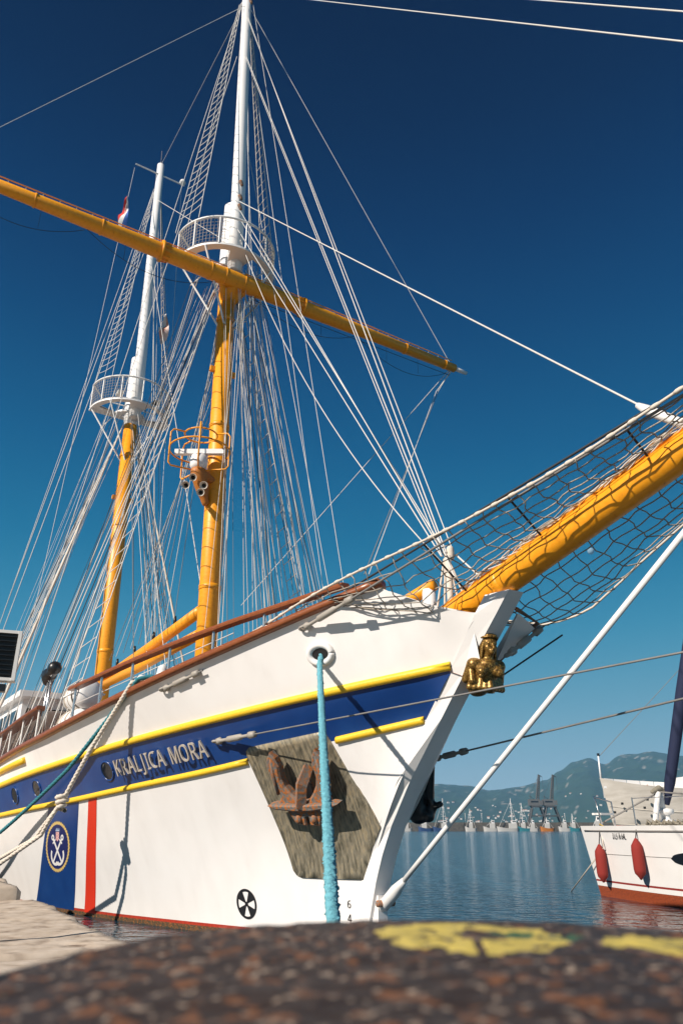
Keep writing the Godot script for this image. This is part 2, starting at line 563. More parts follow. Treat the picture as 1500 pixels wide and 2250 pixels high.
# ------------------------------------------------------------------ quay
func build_quay() -> void:
	# ship coordinates: the edge runs from (s 4.3, b 4.28) to (s -3.6, b 4.89); land lies to starboard of it
	var edge := func(s: float) -> float: return 4.40 - (s - 0.36) * 0.076
	var q := Node3D.new()
	q.name = "quay"
	q.set_meta("kind", "structure")
	add_child(q)
	var st := begin(false)
	var top := 0.70
	var a := [P(70, top, edge.call(70.0) + 0.12), P(-40, top, edge.call(-40.0) + 0.12), P(-40, top, 45), P(70, top, 45)]
	quad(st, to_world(a[0]), to_world(a[1]), to_world(a[2]), to_world(a[3]))
	var d := Vector3(0, -4.0, 0)
	quad(st, to_world(a[0]), to_world(a[0]) + d, to_world(a[1]) + d, to_world(a[1]))
	quad(st, to_world(a[1]), to_world(a[1]) + d, to_world(a[2]) + d, to_world(a[2]))
	obj("quay_body", done(st), M.stone_dark, q)
	# paving stones, laid across the quay in courses
	var s := -13.0
	var k := 0
	while s < 13.0:
		var w := rng.randf_range(1.05, 1.3)
		var lift := 0.0 if s < 0.2 else 0.16
		var b: float = float(edge.call(s)) + (0.0 if s < 0.2 else 0.28)
		var row := 0
		while b < 9.5:
			var len_ := rng.randf_range(1.5, 2.3)
			var b2 := b + len_
			quay_stone(q, s + 0.008, s + w - 0.008, b + 0.008, b2 - 0.008, 0.8 + lift + rng.randf_range(-0.012, 0.012), row == 0, edge, 0.4 + lift)
			b = b2
			row += 1
		s += w
		k += 1
	# iron ring plate at the quay edge that takes the blue line
	var ring := thing("mooring_ring", "rusty iron mooring ring bolted to the quay edge", "mooring ring", Vector3(0.02, 0.81, -2.75))
	var pts := []
	for i in 17:
		pts.append(Vector3(cos(TAU * i / 16.0) * 0.12, 0.13 + sin(TAU * i / 16.0) * 0.12, 0))
	obj("ring", tube(pts, 0.02, 8), M.rust, ring)
	obj("base_plate", box(Vector3(0, 0.012, 0), Vector3(0.3, 0.03, 0.16)), M.rust, ring)

func quay_stone(parent: Node, s0: float, s1: float, b0: float, b1: float, y: float, at_edge: bool, edge: Callable, thick: float) -> void:
	var st := begin()
	var nx := 22
	var nz := 30
	var n := FastNoiseLite.new()
	n.seed = int(s0 * 100) + int(b0 * 37)
	n.frequency = 1.4
	n.fractal_octaves = 5
	var g := []
	for i in nx + 1:
		for j in nz + 1:
			var fs := float(i) / nx
			var fb := float(j) / nz
			var ss := lerpf(s0, s1, fs)
			var bb := lerpf(b0, b1, fb)
			var de := minf(minf(fs, 1.0 - fs) * (s1 - s0), minf(fb, 1.0 - fb) * (b1 - b0))
			var h := y + n.get_noise_2d(ss, bb) * 0.012 - 0.03 * pow(clampf(absf(n.get_noise_2d(ss * 0.5 + 40.0, bb * 0.35)) * -14.0 + 1.0, 0.0, 1.0), 2.0)
			h -= pow(clampf(1.0 - de / 0.05, 0.0, 1.0), 2.0) * (0.035 + 0.03 * absf(n.get_noise_2d(ss * 4.0, bb * 4.0)))
			if at_edge and j == 0:
				bb += 0.05 * absf(n.get_noise_2d(ss * 5.0, 3.0)) * 2.0
				h -= 0.03
			g.append(to_world(P(ss, h, bb)))
	for i in nx:
		for j in nz:
			var a := i * (nz + 1) + j
			quad(st, g[a], g[a + nz + 1], g[a + nz + 2], g[a + 1])
	var dn := Vector3(0, -thick, 0)
	for i in nx:
		var a := i * (nz + 1)
		quad(st, g[a], g[a] + dn, g[a + nz + 1] + dn, g[a + nz + 1])
		a += nz
		quad(st, g[a], g[a + nz + 1], g[a + nz + 1] + dn, g[a] + dn)
	for j in nz:
		quad(st, g[j], g[j + 1], g[j + 1] + dn, g[j] + dn)
		var a := nx * (nz + 1) + j
		quad(st, g[a], g[a] + dn, g[a + 1] + dn, g[a + 1])
	obj("paving_stone", done(st), M.stone, parent)

# ------------------------------------------------------------------ hull form
const Y_RAIL := [[-3.2, 4.2], [-2.7, 4.21], [-2.28, 4.33], [-1.54, 4.72], [-1.5, 4.8], [-0.11, 4.46], [1.13, 4.19], [2.87, 3.86], [4.71, 3.54], [6.65, 3.28], [10.16, 3.0], [15.0, 2.85], [22.0, 3.0], [29.0, 3.4]]
const Y_UP := [[-3.2, 3.75], [-2.13, 3.61], [0.3, 3.38], [1.61, 3.25], [3.99, 3.03], [6.5, 2.79], [9.98, 2.5], [15.0, 2.36], [22.0, 2.5], [29.0, 2.9]]
const Y_LOW := [[-3.2, 3.2], [-1.48, 2.98], [0.0, 2.78], [1.6, 2.57], [2.56, 2.45], [6.21, 2.12], [10.18, 1.87], [15.0, 1.75], [22.0, 1.85], [29.0, 2.25]]
const Y_MID := [[-3.2, 1.35], [29.0, 1.1]]
const Y_BOOT := [[-3.2, 0.16], [2.0, 0.14], [6.0, 0.1], [29.0, 0.12]]
const Y_BOT := [[-3.2, -0.9], [29.0, -0.9]]
const ROW := [[-2.9, 3.6, 13.0, 2.2], [-2.3, 3.6, 14.0, 2.0], [-1.6, 3.6, 15.0, 1.9], [-0.1, 3.5, 15.0, 2.0], [0.1, 3.35, 16.0, 1.62], [0.5, 3.0, 16.0, 1.6]]
const START := [-2.76, -2.2, -1.56, -0.22, 0.14, 0.3]

func table(t: Array, x: float) -> float:
	if x <= t[0][0]:
		return t[0][1]
	for k in t.size() - 1:
		if x <= t[k + 1][0]:
			var f: float = (x - t[k][0]) / (t[k + 1][0] - t[k][0])
			return lerpf(t[k][1], t[k + 1][1], f)
	return t[-1][1]

func smooth_table(t: Array, x: float) -> float:
	return (table(t, x - 0.5) + table(t, x) * 2.0 + table(t, x + 0.5)) / 4.0

func y_row(j: int, s: float) -> float:
	match j:
		0: return table(Y_RAIL, s) if s < -1.0 else smooth_table(Y_RAIL, s)
		1: return smooth_table(Y_UP, s)
		2: return smooth_table(Y_LOW, s)
		3: return table(Y_MID, s)
		4: return table(Y_BOOT, s)
	return table(Y_BOT, s)

func b_row(j: int, s: float) -> float:
	var r: Array = ROW[j]
	var t := clampf((s - r[0]) / r[2], 0.0, 1.0)
	var b: float = 0.13 + (r[1] - 0.13) * (1.0 - pow(1.0 - t, r[3]))
	if s > 20.0:
		b *= 1.0 - 0.35 * pow((s - 20.0) / 8.0, 2.0)
	return b

func hull_b(s: float, y: float) -> float:
	var ys := []
	var bs := []
	for j in 6:
		ys.append(y_row(j, s))
		bs.append(b_row(j, s))
	if y >= ys[0]:
		return bs[0] + (y - ys[0]) * (bs[0] - bs[1]) / (ys[0] - ys[1])
	for j in 5:
		if y >= ys[j + 1]:
			var m0: float = slope(ys, bs, j)
			var m1: float = slope(ys, bs, j + 1)
			var h: float = ys[j + 1] - ys[j]
			var t: float = (y - ys[j]) / h
			return (2 * t * t * t - 3 * t * t + 1) * bs[j] + (t * t * t - 2 * t * t + t) * h * m0 + (-2 * t * t * t + 3 * t * t) * bs[j + 1] + (t * t * t - t * t) * h * m1
	return bs[5]

func slope(ys: Array, bs: Array, j: int) -> float:
	var a := maxi(j - 1, 0)
	var b := mini(j + 1, 5)
	return (bs[b] - bs[a]) / (ys[b] - ys[a])

func hull_p(s: float, y: float, off := 0.0) -> Vector3:
	var p := P(s, y, hull_b(s, y))
	return p + hull_n(s, y) * off if off != 0.0 else p

func hull_n(s: float, y: float) -> Vector3:
	var e := 0.02
	var ds := (P(s + e, y, hull_b(s + e, y)) - P(s - e, y, hull_b(s - e, y)))
	var dy := (P(s, y + e, hull_b(s, y + e)) - P(s, y - e, hull_b(s, y - e)))
	var n := dy.cross(ds).normalized()
	return n if n.z > 0 else -n

# where a line of sight meets the starboard side: (s, y)
func hull_px(px: float, py: float) -> Vector2:
	var e := to_ship(EYE)
	var r := ship_ray(px, py)
	var last := 6.0
	var t := 6.0
	while t < 45.0:
		var p := e + r * t
		if p.z < hull_b(-p.x, p.y) and -p.x > -3.2:
			for i in 18:
				var m := (last + t) / 2
				p = e + r * m
				if p.z < hull_b(-p.x, p.y) and -p.x > -3.2:
					t = m
				else:
					last = m
			break
		last = t
		t += 0.1
	var q := e + r * t
	return Vector2(-q.x, q.y)

func hull_strip(v0: float, v1: float, steps: int) -> ArrayMesh:
	var st := begin()
	var cols := 90
	for side in [1, -1]:
		var g := []
		for i in cols + 1:
			var u := pow(float(i) / cols, 1.5)
			for k in steps + 1:
				var v := lerpf(v0, v1, float(k) / steps)
				var j := mini(int(v), 4)
				var f := v - j
				var s0 := lerpf(START[j], START[j + 1], f)
				var s := lerpf(s0, 28.0, u)
				var y := lerpf(y_row(j, s), y_row(j + 1, s), f)
				g.append(P(s, y, hull_b(s, y) * side))
		for i in cols:
			for k in steps:
				var a := i * (steps + 1) + k
				if side == 1:
					quad(st, g[a], g[a + steps + 1], g[a + steps + 2], g[a + 1])
				else:
					quad(st, g[a], g[a + 1], g[a + steps + 2], g[a + steps + 1])
	return done(st)

# a thin patch on the plating: fn maps (0..1, 0..1) to (s, y)
func hull_patch(fn: Callable, nu: int, nv: int, off: float) -> ArrayMesh:
	var st := SurfaceTool.new()
	st.begin(Mesh.PRIMITIVE_TRIANGLES)
	st.set_smooth_group(0)
	for i in nu:
		for j in nv:
			for q in [[i, j], [i + 1, j], [i + 1, j + 1], [i, j], [i + 1, j + 1], [i, j + 1]]:
				var f := Vector2(float(q[0]) / nu, float(q[1]) / nv)
				var sy: Vector2 = fn.call(f.x, f.y)
				st.set_uv(f)
				st.set_normal(hull_n(sy.x, sy.y))
				st.add_vertex(hull_p(sy.x, sy.y, off))
	st.index()
	return st.commit()

func sweep_side(j: int, s0: float, s1: float, prof: Array, n: int, side: int, off := Vector2.ZERO) -> ArrayMesh:
	# prof: closed outline of (out, up) offsets, carried along row j
	var st := begin(prof.size() > 6)
	var rings := []
	for i in n + 1:
		var s := lerpf(s0, s1, float(i) / n)
		var y := y_row(j, s)
		var b := hull_b(s, y)
		var tang := (P(s + 0.1, y, hull_b(s + 0.1, y_row(j, s + 0.1))) - P(s - 0.1, y, hull_b(s - 0.1, y_row(j, s - 0.1))))
		var out := Vector3(tang.z, 0, -tang.x).normalized()
		if out.z < 0:
			out = -out
		var ring := []
		for q in prof:
			var p: Vector3 = P(s, y, b) + out * (q.x + off.x) + Vector3(0, q.y + off.y, 0)
			p.z *= side
			ring.append(p)
		rings.append(ring)
	var m := prof.size()
	for i in n:
		for k in m:
			var l := (k + 1) % m
			if side == 1:
				quad(st, rings[i][k], rings[i + 1][k], rings[i + 1][l], rings[i][l])
			else:
				quad(st, rings[i][k], rings[i][l], rings[i + 1][l], rings[i + 1][k])
	for k in range(1, m - 1):
		for v in [rings[0][0], rings[0][k], rings[0][k + 1], rings[n][0], rings[n][k + 1], rings[n][k]]:
			st.add_vertex(v)
	return done(st)

func round_prof(r: float, n := 10, cx := 0.0, cy := 0.0) -> Array:
	var a := []
	for k in n:
		a.append(Vector2(cx + cos(TAU * k / n) * r, cy + sin(TAU * k / n) * r))
	return a

# ------------------------------------------------------------------ the ship
func s_fore(y: float) -> float:
	return 6.78 + (y - 3.0) * 0.029

func s_main(y: float) -> float:
	return 15.45 + (y - 6.0) * 0.04

func build_ship() -> void:
	ship = thing("sailing_ship", "white two-masted sailing ship with yellow spars and blue band, moored by the quay", "sailing ship", STEM)
	ship.transform = Transform3D(Basis(FWD, Vector3.UP, STAR), STEM)
	build_hull()
	build_rails()
	build_deck()
	build_mast(true)
	build_mast(false)
	build_yard()
	build_bowsprit()
	build_radar()
	build_figurehead()
	build_rigging()

func build_hull() -> void:
	var hull := obj("hull", hull_strip(2.0, 3.985, 16), M.hull, ship)
	obj("bulwark", hull_strip(0.0, 1.0, 8), M.hull, hull)
	obj("blue_band", hull_strip(1.0, 2.0, 8), M.blue, hull)
	obj("boot_stripe", hull_strip(3.985, 4.03, 2), M.boot, hull)
	obj("bottom_plating", hull_strip(4.03, 5.0, 10), M.bottom, hull)
	# inside of the bulwark and the transom
	var st := begin()
	for side in [1, -1]:
		for i in 60:
			var a := lerpf(-2.6, 28.0, i / 60.0)
			var b := lerpf(-2.6, 28.0, (i + 1) / 60.0)
			var q := [P(a, y_row(0, a), (b_row(0, a) - 0.06) * side), P(b, y_row(0, b), (b_row(0, b) - 0.06) * side), P(b, y_row(0, b) - 0.95, (hull_b(b, y_row(0, b) - 0.95) - 0.05) * side), P(a, y_row(0, a) - 0.95, (hull_b(a, y_row(0, a) - 0.95) - 0.05) * side)]
			quad(st, q[0], q[1], q[2], q[3])
	obj("bulwark_lining", done(st), M.white, hull)
	st = begin(false)
	var ys := []
	for k in 13:
		ys.append(lerpf(-0.9, y_row(0, 28.0), k / 12.0))
	for k in 12:
		quad(st, P(28, ys[k], hull_b(28, ys[k])), P(28, ys[k + 1], hull_b(28, ys[k + 1])), P(28, ys[k + 1], -hull_b(28, ys[k + 1])), P(28, ys[k], -hull_b(28, ys[k])))
	obj("transom", done(st), M.hull, hull)
	# stem bar: front edge and the crease where it meets the plating
	var levels := [4.42, 4.19, 3.59, 2.97, 2.22, 1.62, 1.25, 0.91, 0.36, -0.9]
	var front := [-3.22, -2.99, -2.37, -1.77, -1.045, -0.565, -0.34, -0.18, 0.014, 0.2]
	var crease := [-2.86, -2.69, -2.13, -1.5, -0.93, -0.37, -0.08, 0.12, 0.2, 0.42]
	st = begin(false)
	var hw := 0.13
	for k in levels.size() - 1:
		var f0 := P(front[k], levels[k], 0)
		var f1 := P(front[k + 1], levels[k + 1], 0)
		var c0 := P(crease[k], levels[k], 0)
		var c1 := P(crease[k + 1], levels[k + 1], 0)
		var z := Vector3(0, 0, hw)
		var z0 := Vector3(0, 0, (hull_b(crease[k], levels[k]) if k > 0 else 0.2) + 0.012)
		var z1 := Vector3(0, 0, hull_b(crease[k + 1], levels[k + 1]) + 0.012)
		quad(st, f0 + z, c0 + z0, c1 + z1, f1 + z)
		quad(st, f0 - z, f1 - z, c1 - z1, c0 - z0)
		quad(st, f0 + z, f1 + z, f1 - z, f0 - z)
		if k == 0:
			quad(st, f0 + z, f0 - z, c0 - z0, c0 + z0)
			quad(st, c0 + z0, c0 - z0, c1 - z1, c1 + z1)
	obj("stem", done(st), M.hull, hull)
	for side in [1, -1]:
		var n1 := "upper_rubbing_strake"
		obj(n1, sweep_side(1, -2.12, 28.0, round_prof(0.062, 12, 0.0, 0.0), 110, side), M.strake, hull)
		if side == 1:
			# broken where the anchor's wear plate sits
			obj("lower_rubbing_strake", sweep_side(2, -1.47, hull_px(741, 1631).x, round_prof(0.054, 12), 30, side), M.strake, hull)
			obj("lower_rubbing_strake", sweep_side(2, hull_px(546, 1676).x, 28.0, round_prof(0.054, 12), 100, side), M.strake, hull)
		else:
			obj("lower_rubbing_strake", sweep_side(2, -1.47, 28.0, round_prof(0.054, 12), 110, side), M.strake, hull)
	# short third strake far aft under the rail
	st = begin()
	var pts := []
	for i in 30:
		var s := lerpf(8.0, 26.0, i / 29.0)
		var y := y_row(0, s) - 0.22
		pts.append(hull_p(s, y, 0.03))
	obj("upper_aft_strake", tube(pts, 0.065, 8), M.strake, hull)
	# deck
	st = begin()
	for i in 40:
		var a := lerpf(-2.4, 28.0, i / 40.0)
		var b := lerpf(-2.4, 28.0, (i + 1) / 40.0)
		var ya := y_row(0, a) - 0.9
		var yb := y_row(0, b) - 0.9
		quad(st, P(a, ya, hull_b(a, ya) - 0.04), P(b, yb, hull_b(b, yb) - 0.04), P(b, yb, -hull_b(b, yb) + 0.04), P(a, ya, -hull_b(a, ya) + 0.04))
	obj("deck", done(st), M.wood, hull)
	# painted diagonal stripes and emblem
	var c := [hull_px(108, 1772), hull_px(174, 1758), hull_px(163, 2000), hull_px(80, 1986)]
	obj("blue_stripe", hull_patch(patch_fn(c), 6, 14, 0.004), M.blue, hull)
	c = [hull_px(195, 1753), hull_px(213, 1750), hull_px(209, 2008), hull_px(186, 2004)]
	obj("red_stripe", hull_patch(patch_fn(c), 4, 14, 0.004), M.red, hull)
	c = [hull_px(102, 1803), hull_px(156, 1803), hull_px(155, 1917), hull_px(103, 1917)]
	var em := plain(1, 1, 1, 0.4)
	em.albedo_texture = emblem_picture()
	em.transparency = BaseMaterial3D.TRANSPARENCY_ALPHA_SCISSOR
	em.alpha_scissor_threshold = 0.5
	var emblem := obj("emblem", hull_patch(patch_fn(c), 8, 10, 0.009), em, hull)
	emblem.set_meta("label", "round blue badge with two crossed white anchors and gold rope rim")
	# name in raised letters
	var n0 := hull_px(266, 1703)
	var n1b := hull_px(470, 1659)
	var text := "KRALJICA MORA"
	var widths := {"K": 1.0, "R": 1.0, "A": 1.08, "L": 0.82, "J": 0.72, "I": 0.45, "C": 0.98, " ": 0.62, "M": 1.25, "O": 1.1}
	var total := 0.0
	for ch in text:
		total += widths[ch]
	var run := 0.0
	var font := SystemFont.new()
	font.font_names = PackedStringArray(["Droid Sans"])
	font.font_weight = 500
	for ch in text:
		var mid: float = (run + widths[ch] / 2.0) / total
		run += widths[ch]
		if ch == " ":
			continue
		var sy := n0.lerp(n1b, mid)
		var tm := TextMesh.new()
		tm.text = ch
		tm.font = font
		tm.font_size = 64
		tm.pixel_size = 0.0063
		tm.depth = 0.03
		tm.curve_step = 2.0
		var o := obj("letter", tm, M.letter, hull)
		var nrm := hull_n(sy.x, sy.y)
		var along := (hull_p(sy.x - 0.1, sy.y + (n1b.y - n0.y) / (n0.x - n1b.x) * 0.1) - hull_p(sy.x, sy.y)).normalized()
		var up := nrm.cross(along).normalized()
		o.transform = Transform3D(Basis(along * 0.8, up, along.cross(up)), hull_p(sy.x, sy.y, 0.085) + up * 0.15)
	# portholes
	for q in [[237, 1694], [82, 1733], [34, 1748]]:
		var sy := hull_px(q[0], q[1])
		var port := obj("porthole", hull_ring(sy, 0.0, 0.17, 24, 0.012), M.glass, hull)
		port.set_meta("label", "dark round porthole in the blue band")
		obj("porthole_rim", hull_torus(sy, 0.18, 0.02), M.blue, hull)
	# hawse eye with its cast lip
	var hs := hull_px(705, 1437)
	obj("hawse_lip", hull_torus(hs, 0.135, 0.05, 1.4), M.hull, hull)
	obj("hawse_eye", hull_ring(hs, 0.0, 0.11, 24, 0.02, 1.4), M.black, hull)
	# wear plate round the anchor
	var corner := [[542, 1650], [548, 1642], [620, 1626], [703, 1608], [717, 1613], [725, 1625], [775, 1712], [837, 1817], [818, 1872], [800, 1933], [730, 1931], [665, 1928], [654, 1923], [646, 1912], [605, 1800], [545, 1665]]
	var loop := []
	for q in corner:
		loop.append(hull_px(q[0], q[1]))
	obj("anchor_wear_plate", hull_polygon(loop, 0.022), M.plate, hull)
	# bow thruster mark
	var th := hull_px(542, 1986)
	var mark := obj("thruster_mark", hull_ring(th, 0.185, 0.225, 40, 0.006, 1.0), M.print_black, hull)
	mark.set_meta("label", "black ring with a cross of four wedges painted on the white plating")
	for k in 4:
		obj("thruster_wedge", hull_wedge(th, 0.03, 0.19, deg_to_rad(45 + 90 * k - 24), deg_to_rad(45 + 90 * k + 24), 0.006), M.print_black, hull)
	obj("thruster_hub", hull_ring(th, 0.0, 0.035, 16, 0.0065), M.print_black, hull)
	# draught figures
	for q in [["6", 804, 1990], ["4", 800, 2021]]:
		var sy := hull_px(q[1], q[2])
		sy.x = maxf(sy.x, 0.35)
		var tm := TextMesh.new()
		tm.text = q[0]
		tm.font = font
		tm.font_size = 32
		tm.pixel_size = 0.0042
		tm.depth = 0.004
		var o := obj("draught_figure", tm, M.print_black, hull)
		var nrm := hull_n(sy.x, sy.y)
		var along := Vector3(nrm.z, 0, -nrm.x).normalized()
		o.transform = Transform3D(Basis(along, nrm.cross(along), nrm), hull_p(sy.x, sy.y, 0.006))
	# pad eyes and turnbuckles for the bowsprit stays
	turnbuckle(hull_p(hull_px(482, 1626).x, hull_px(482, 1626).y, 0.05), P(-9.9, 3.16, 0.1), 0.95, "whisker_stay", 0.011)
	turnbuckle(hull_p(hull_px(673, 1378).x, hull_px(673, 1378).y, 0.05), P(-9.6, 6.2, 0.2), 1.0, "net_jackstay", 0.018)
	turnbuckle(hull_p(hull_px(365, 1512).x, hull_px(365, 1512).y, 0.04), hull_p(hull_px(452, 1470).x, hull_px(452, 1470).y, 0.07), 0.8, "rail_stay", 0.016)
	turnbuckle(at_b(957, 1666, -1.25), P(-9.9, 3.16, -0.1), 0.75, "whisker_stay", 0.013)
	obj("dolphin_striker", tube([P(-9.9, 6.15, 0), P(-9.9, 3.1, 0)], [0.07, 0.05], 12), M.spar, ship)
	turnbuckle(at_b(1120, 1435, -0.35), at_b(1195, 1375, -1.0), 0.6, "net_tackle", 0.012)
	line("net_guy", at_b(1095, 1490, -0.45), at_b(1235, 1395, -1.1), 0.012, M.dark_rope, ship)
	# port anchor stowed on the far bow, glossy black
	var ab := at_b(932, 1790, -0.6)
	var pa := obj("port_anchor", blob_mesh([[ab + Vector3(0.36, 0.85, 0.08), ab + Vector3(0.14, 0.3, 0.0), 0.035, 0.07], [ab + Vector3(0.0, 0.25, 0.1), ab + Vector3(-0.08, 0.02, 0.05), 0.1, 0.15], [ab + Vector3(-0.08, 0.02, 0.05), ab + Vector3(0.1, -0.02, 0.0), 0.13, 0.09], [ab + Vector3(0.14, 0.3, 0.0), ab + Vector3(0.13, 0.05, -0.05), 0.06, 0.05], [ab + Vector3(0.13, 0.1, -0.05), ab + Vector3(0.28, 0.14, -0.08), 0.05, 0.045], [ab + Vector3(0.22, 0.75, 0.15), ab + Vector3(0.0, 0.3, 0.12), 0.03, 0.08]], ab + Vector3(-0.45, -0.3, -0.35), ab + Vector3(0.6, 1.0, 0.4), 0.03, 0.04), M.black, hull)
	pa.set_meta("label", "black stowed anchor on the far side of the bow")

func patch_fn(c: Array) -> Callable:
	return func(u: float, v: float) -> Vector2: return (c[0] as Vector2).lerp(c[1], u).lerp((c[3] as Vector2).lerp(c[2], u), v)

func hull_dir(sy: Vector2) -> Array:
	var n := hull_n(sy.x, sy.y)
	var along := Vector3(n.z, 0, -n.x).normalized()
	return [along, n.cross(along).normalized(), n]

# (s, y) of a point r metres from sy at an angle, along the plating
func hull_polar(sy: Vector2, r: float, a: float, wide := 1.0) -> Vector2:
	var d := hull_dir(sy)
	var p: Vector3 = (d[0] as Vector3) * cos(a) * r * wide + (d[1] as Vector3) * sin(a) * r
	return Vector2(sy.x - p.x, sy.y + p.y)

func hull_ring(sy: Vector2, r0: float, r1: float, n: int, off: float, wide := 1.0) -> ArrayMesh:
	return hull_patch(func(u: float, v: float) -> Vector2: return hull_polar(sy, lerpf(r0, r1, v), TAU * u, wide), n, 3, off)

func hull_wedge(sy: Vector2, r0: float, r1: float, a0: float, a1: float, off: float) -> ArrayMesh:
	return hull_patch(func(u: float, v: float) -> Vector2: return hull_polar(sy, lerpf(r0, r1, v), lerpf(a0, a1, u)), 6, 3, off)

func hull_torus(sy: Vector2, r: float, thick: float, wide := 1.0) -> ArrayMesh:
	var pts := []
	for k in 33:
		var q := hull_polar(sy, r, TAU * k / 32.0, wide)
		pts.append(hull_p(q.x, q.y, thick * 0.3))
	return tube(pts, thick, 8)

func hull_polygon(loop: Array, off: float) -> ArrayMesh:
	var st := begin()
	var c := Vector2.ZERO
	for q in loop:
		c += q / loop.size()
	var edge := []
	for i in loop.size():
		for k in 6:
			edge.append((loop[i] as Vector2).lerp(loop[(i + 1) % loop.size()], k / 6.0))
	var n := edge.size()
	var rings := 10
	for i in n:
		for k in rings:
			var q := []
			for w in [[i, k], [(i + 1) % n, k], [(i + 1) % n, k + 1], [i, k + 1]]:
				var sy := c.lerp(edge[w[0]], float(w[1]) / rings)
				q.append(hull_p(sy.x, sy.y, off))
			if k > 0:
				quad(st, q[0], q[3], q[2], q[1])
			else:
				for v in [q[0], q[3], q[2]]:
					st.add_vertex(v)
		var a: Vector2 = edge[i]
		var b: Vector2 = edge[(i + 1) % n]
		quad(st, hull_p(a.x, a.y, off), hull_p(a.x, a.y, -0.01), hull_p(b.x, b.y, -0.01), hull_p(b.x, b.y, off))
	return done(st)

func turnbuckle(a: Vector3, b: Vector3, length: float, called: String, r: float) -> void:
	var d := (b - a).normalized()
	line(called, a + d * length, b, r, M.stay, ship)
	var fit: Material = M.grey_metal
	var tb := obj("turnbuckle", tube([a, a + d * 0.08, a + d * 0.12, a + d * 0.3 * length, a + d * 0.34 * length, a + d * 0.7 * length, a + d * 0.74 * length, a + d * length * 0.94, a + d * length * 0.96, a + d * (length + 0.1)], [0.05, 0.06, 0.028, 0.028, 0.05, 0.05, 0.026, 0.026, 0.055, 0.05], 8), fit, ship)
	var f := frame_of(d)
	var pts := []
	for k in 13:
		pts.append(a - d * 0.02 + (f[0] as Vector3) * cos(TAU * k / 12.0) * 0.06 + d * sin(TAU * k / 12.0) * 0.07)
	obj("shackle", tube(pts, 0.022, 6), fit, tb)

func emblem_picture() -> ImageTexture:
	var n := 256
	var img := Image.create(n, n, false, Image.FORMAT_RGBA8)
	var gold := lin(0.62, 0.45, 0.16)
	var navy := lin(0.012, 0.02, 0.11)
	var white := lin(0.75, 0.74, 0.72)
	var redc := lin(0.55, 0.05, 0.05)
	for i in n:
		for j in n:
			var p := Vector2((i + 0.5) / n * 2 - 1, (j + 0.5) / n * 2 - 1)
			var r := p.length()
			var a := atan2(p.y, p.x)
			var wob := 0.975 + 0.02 * sin(a * 44.0)
			if r > wob:
				img.set_pixel(i, j, Color(0, 0, 0, 0))
				continue
			var c := navy
			if r > 0.86 + 0.015 * sin(a * 44.0):
				c = gold
			# crossed anchors
			for m in [-1.0, 1.0]:
				var q := Vector2(p.x * m, p.y)
				var a0 := Vector2(-0.32, -0.28)
				var a1 := Vector2(0.36, 0.6)
				var ab := a1 - a0
				var t := clampf((q - a0).dot(ab) / ab.length_squared(), 0.0, 1.0)
				var dist := (q - a0 - ab * t).length()
				var nrm := Vector2(-ab.y, ab.x).normalized()
				var lq := Vector2((q - a1).dot(nrm), (q - a1).dot(ab.normalized()))
				var arc := absf((lq - Vector2(0, -0.36)).length() - 0.36)
				var fluke := lq.y > -0.3 and arc < 0.055 and absf(lq.x) < 0.4
				var ring := absf((q - Vector2(-0.38, -0.36)).length() - 0.08) < 0.035
				var stock := (q - Vector2(-0.27, -0.21))
				var bar := absf(stock.dot(ab.normalized())) < 0.035 and absf(stock.dot(nrm)) < 0.14
				if dist < 0.05 or fluke or ring or bar:
					c = white
			# small chequered shield and crown above
			if absf(p.x) < 0.13 and p.y > -0.58 and p.y < -0.3 + 0.1 * (1 - absf(p.x) / 0.13):
				c = redc if (int((p.x + 1) * 18) + int((p.y + 1) * 18)) % 2 == 0 else white
			if absf(p.x) < 0.16 and p.y > -0.72 and p.y < -0.6 and (p.y > -0.66 or int((p.x + 1) * 20) % 2 == 0):
				c = lin(0.35, 0.45, 0.6)
			img.set_pixel(i, j, c)
	return ImageTexture.create_from_image(img)

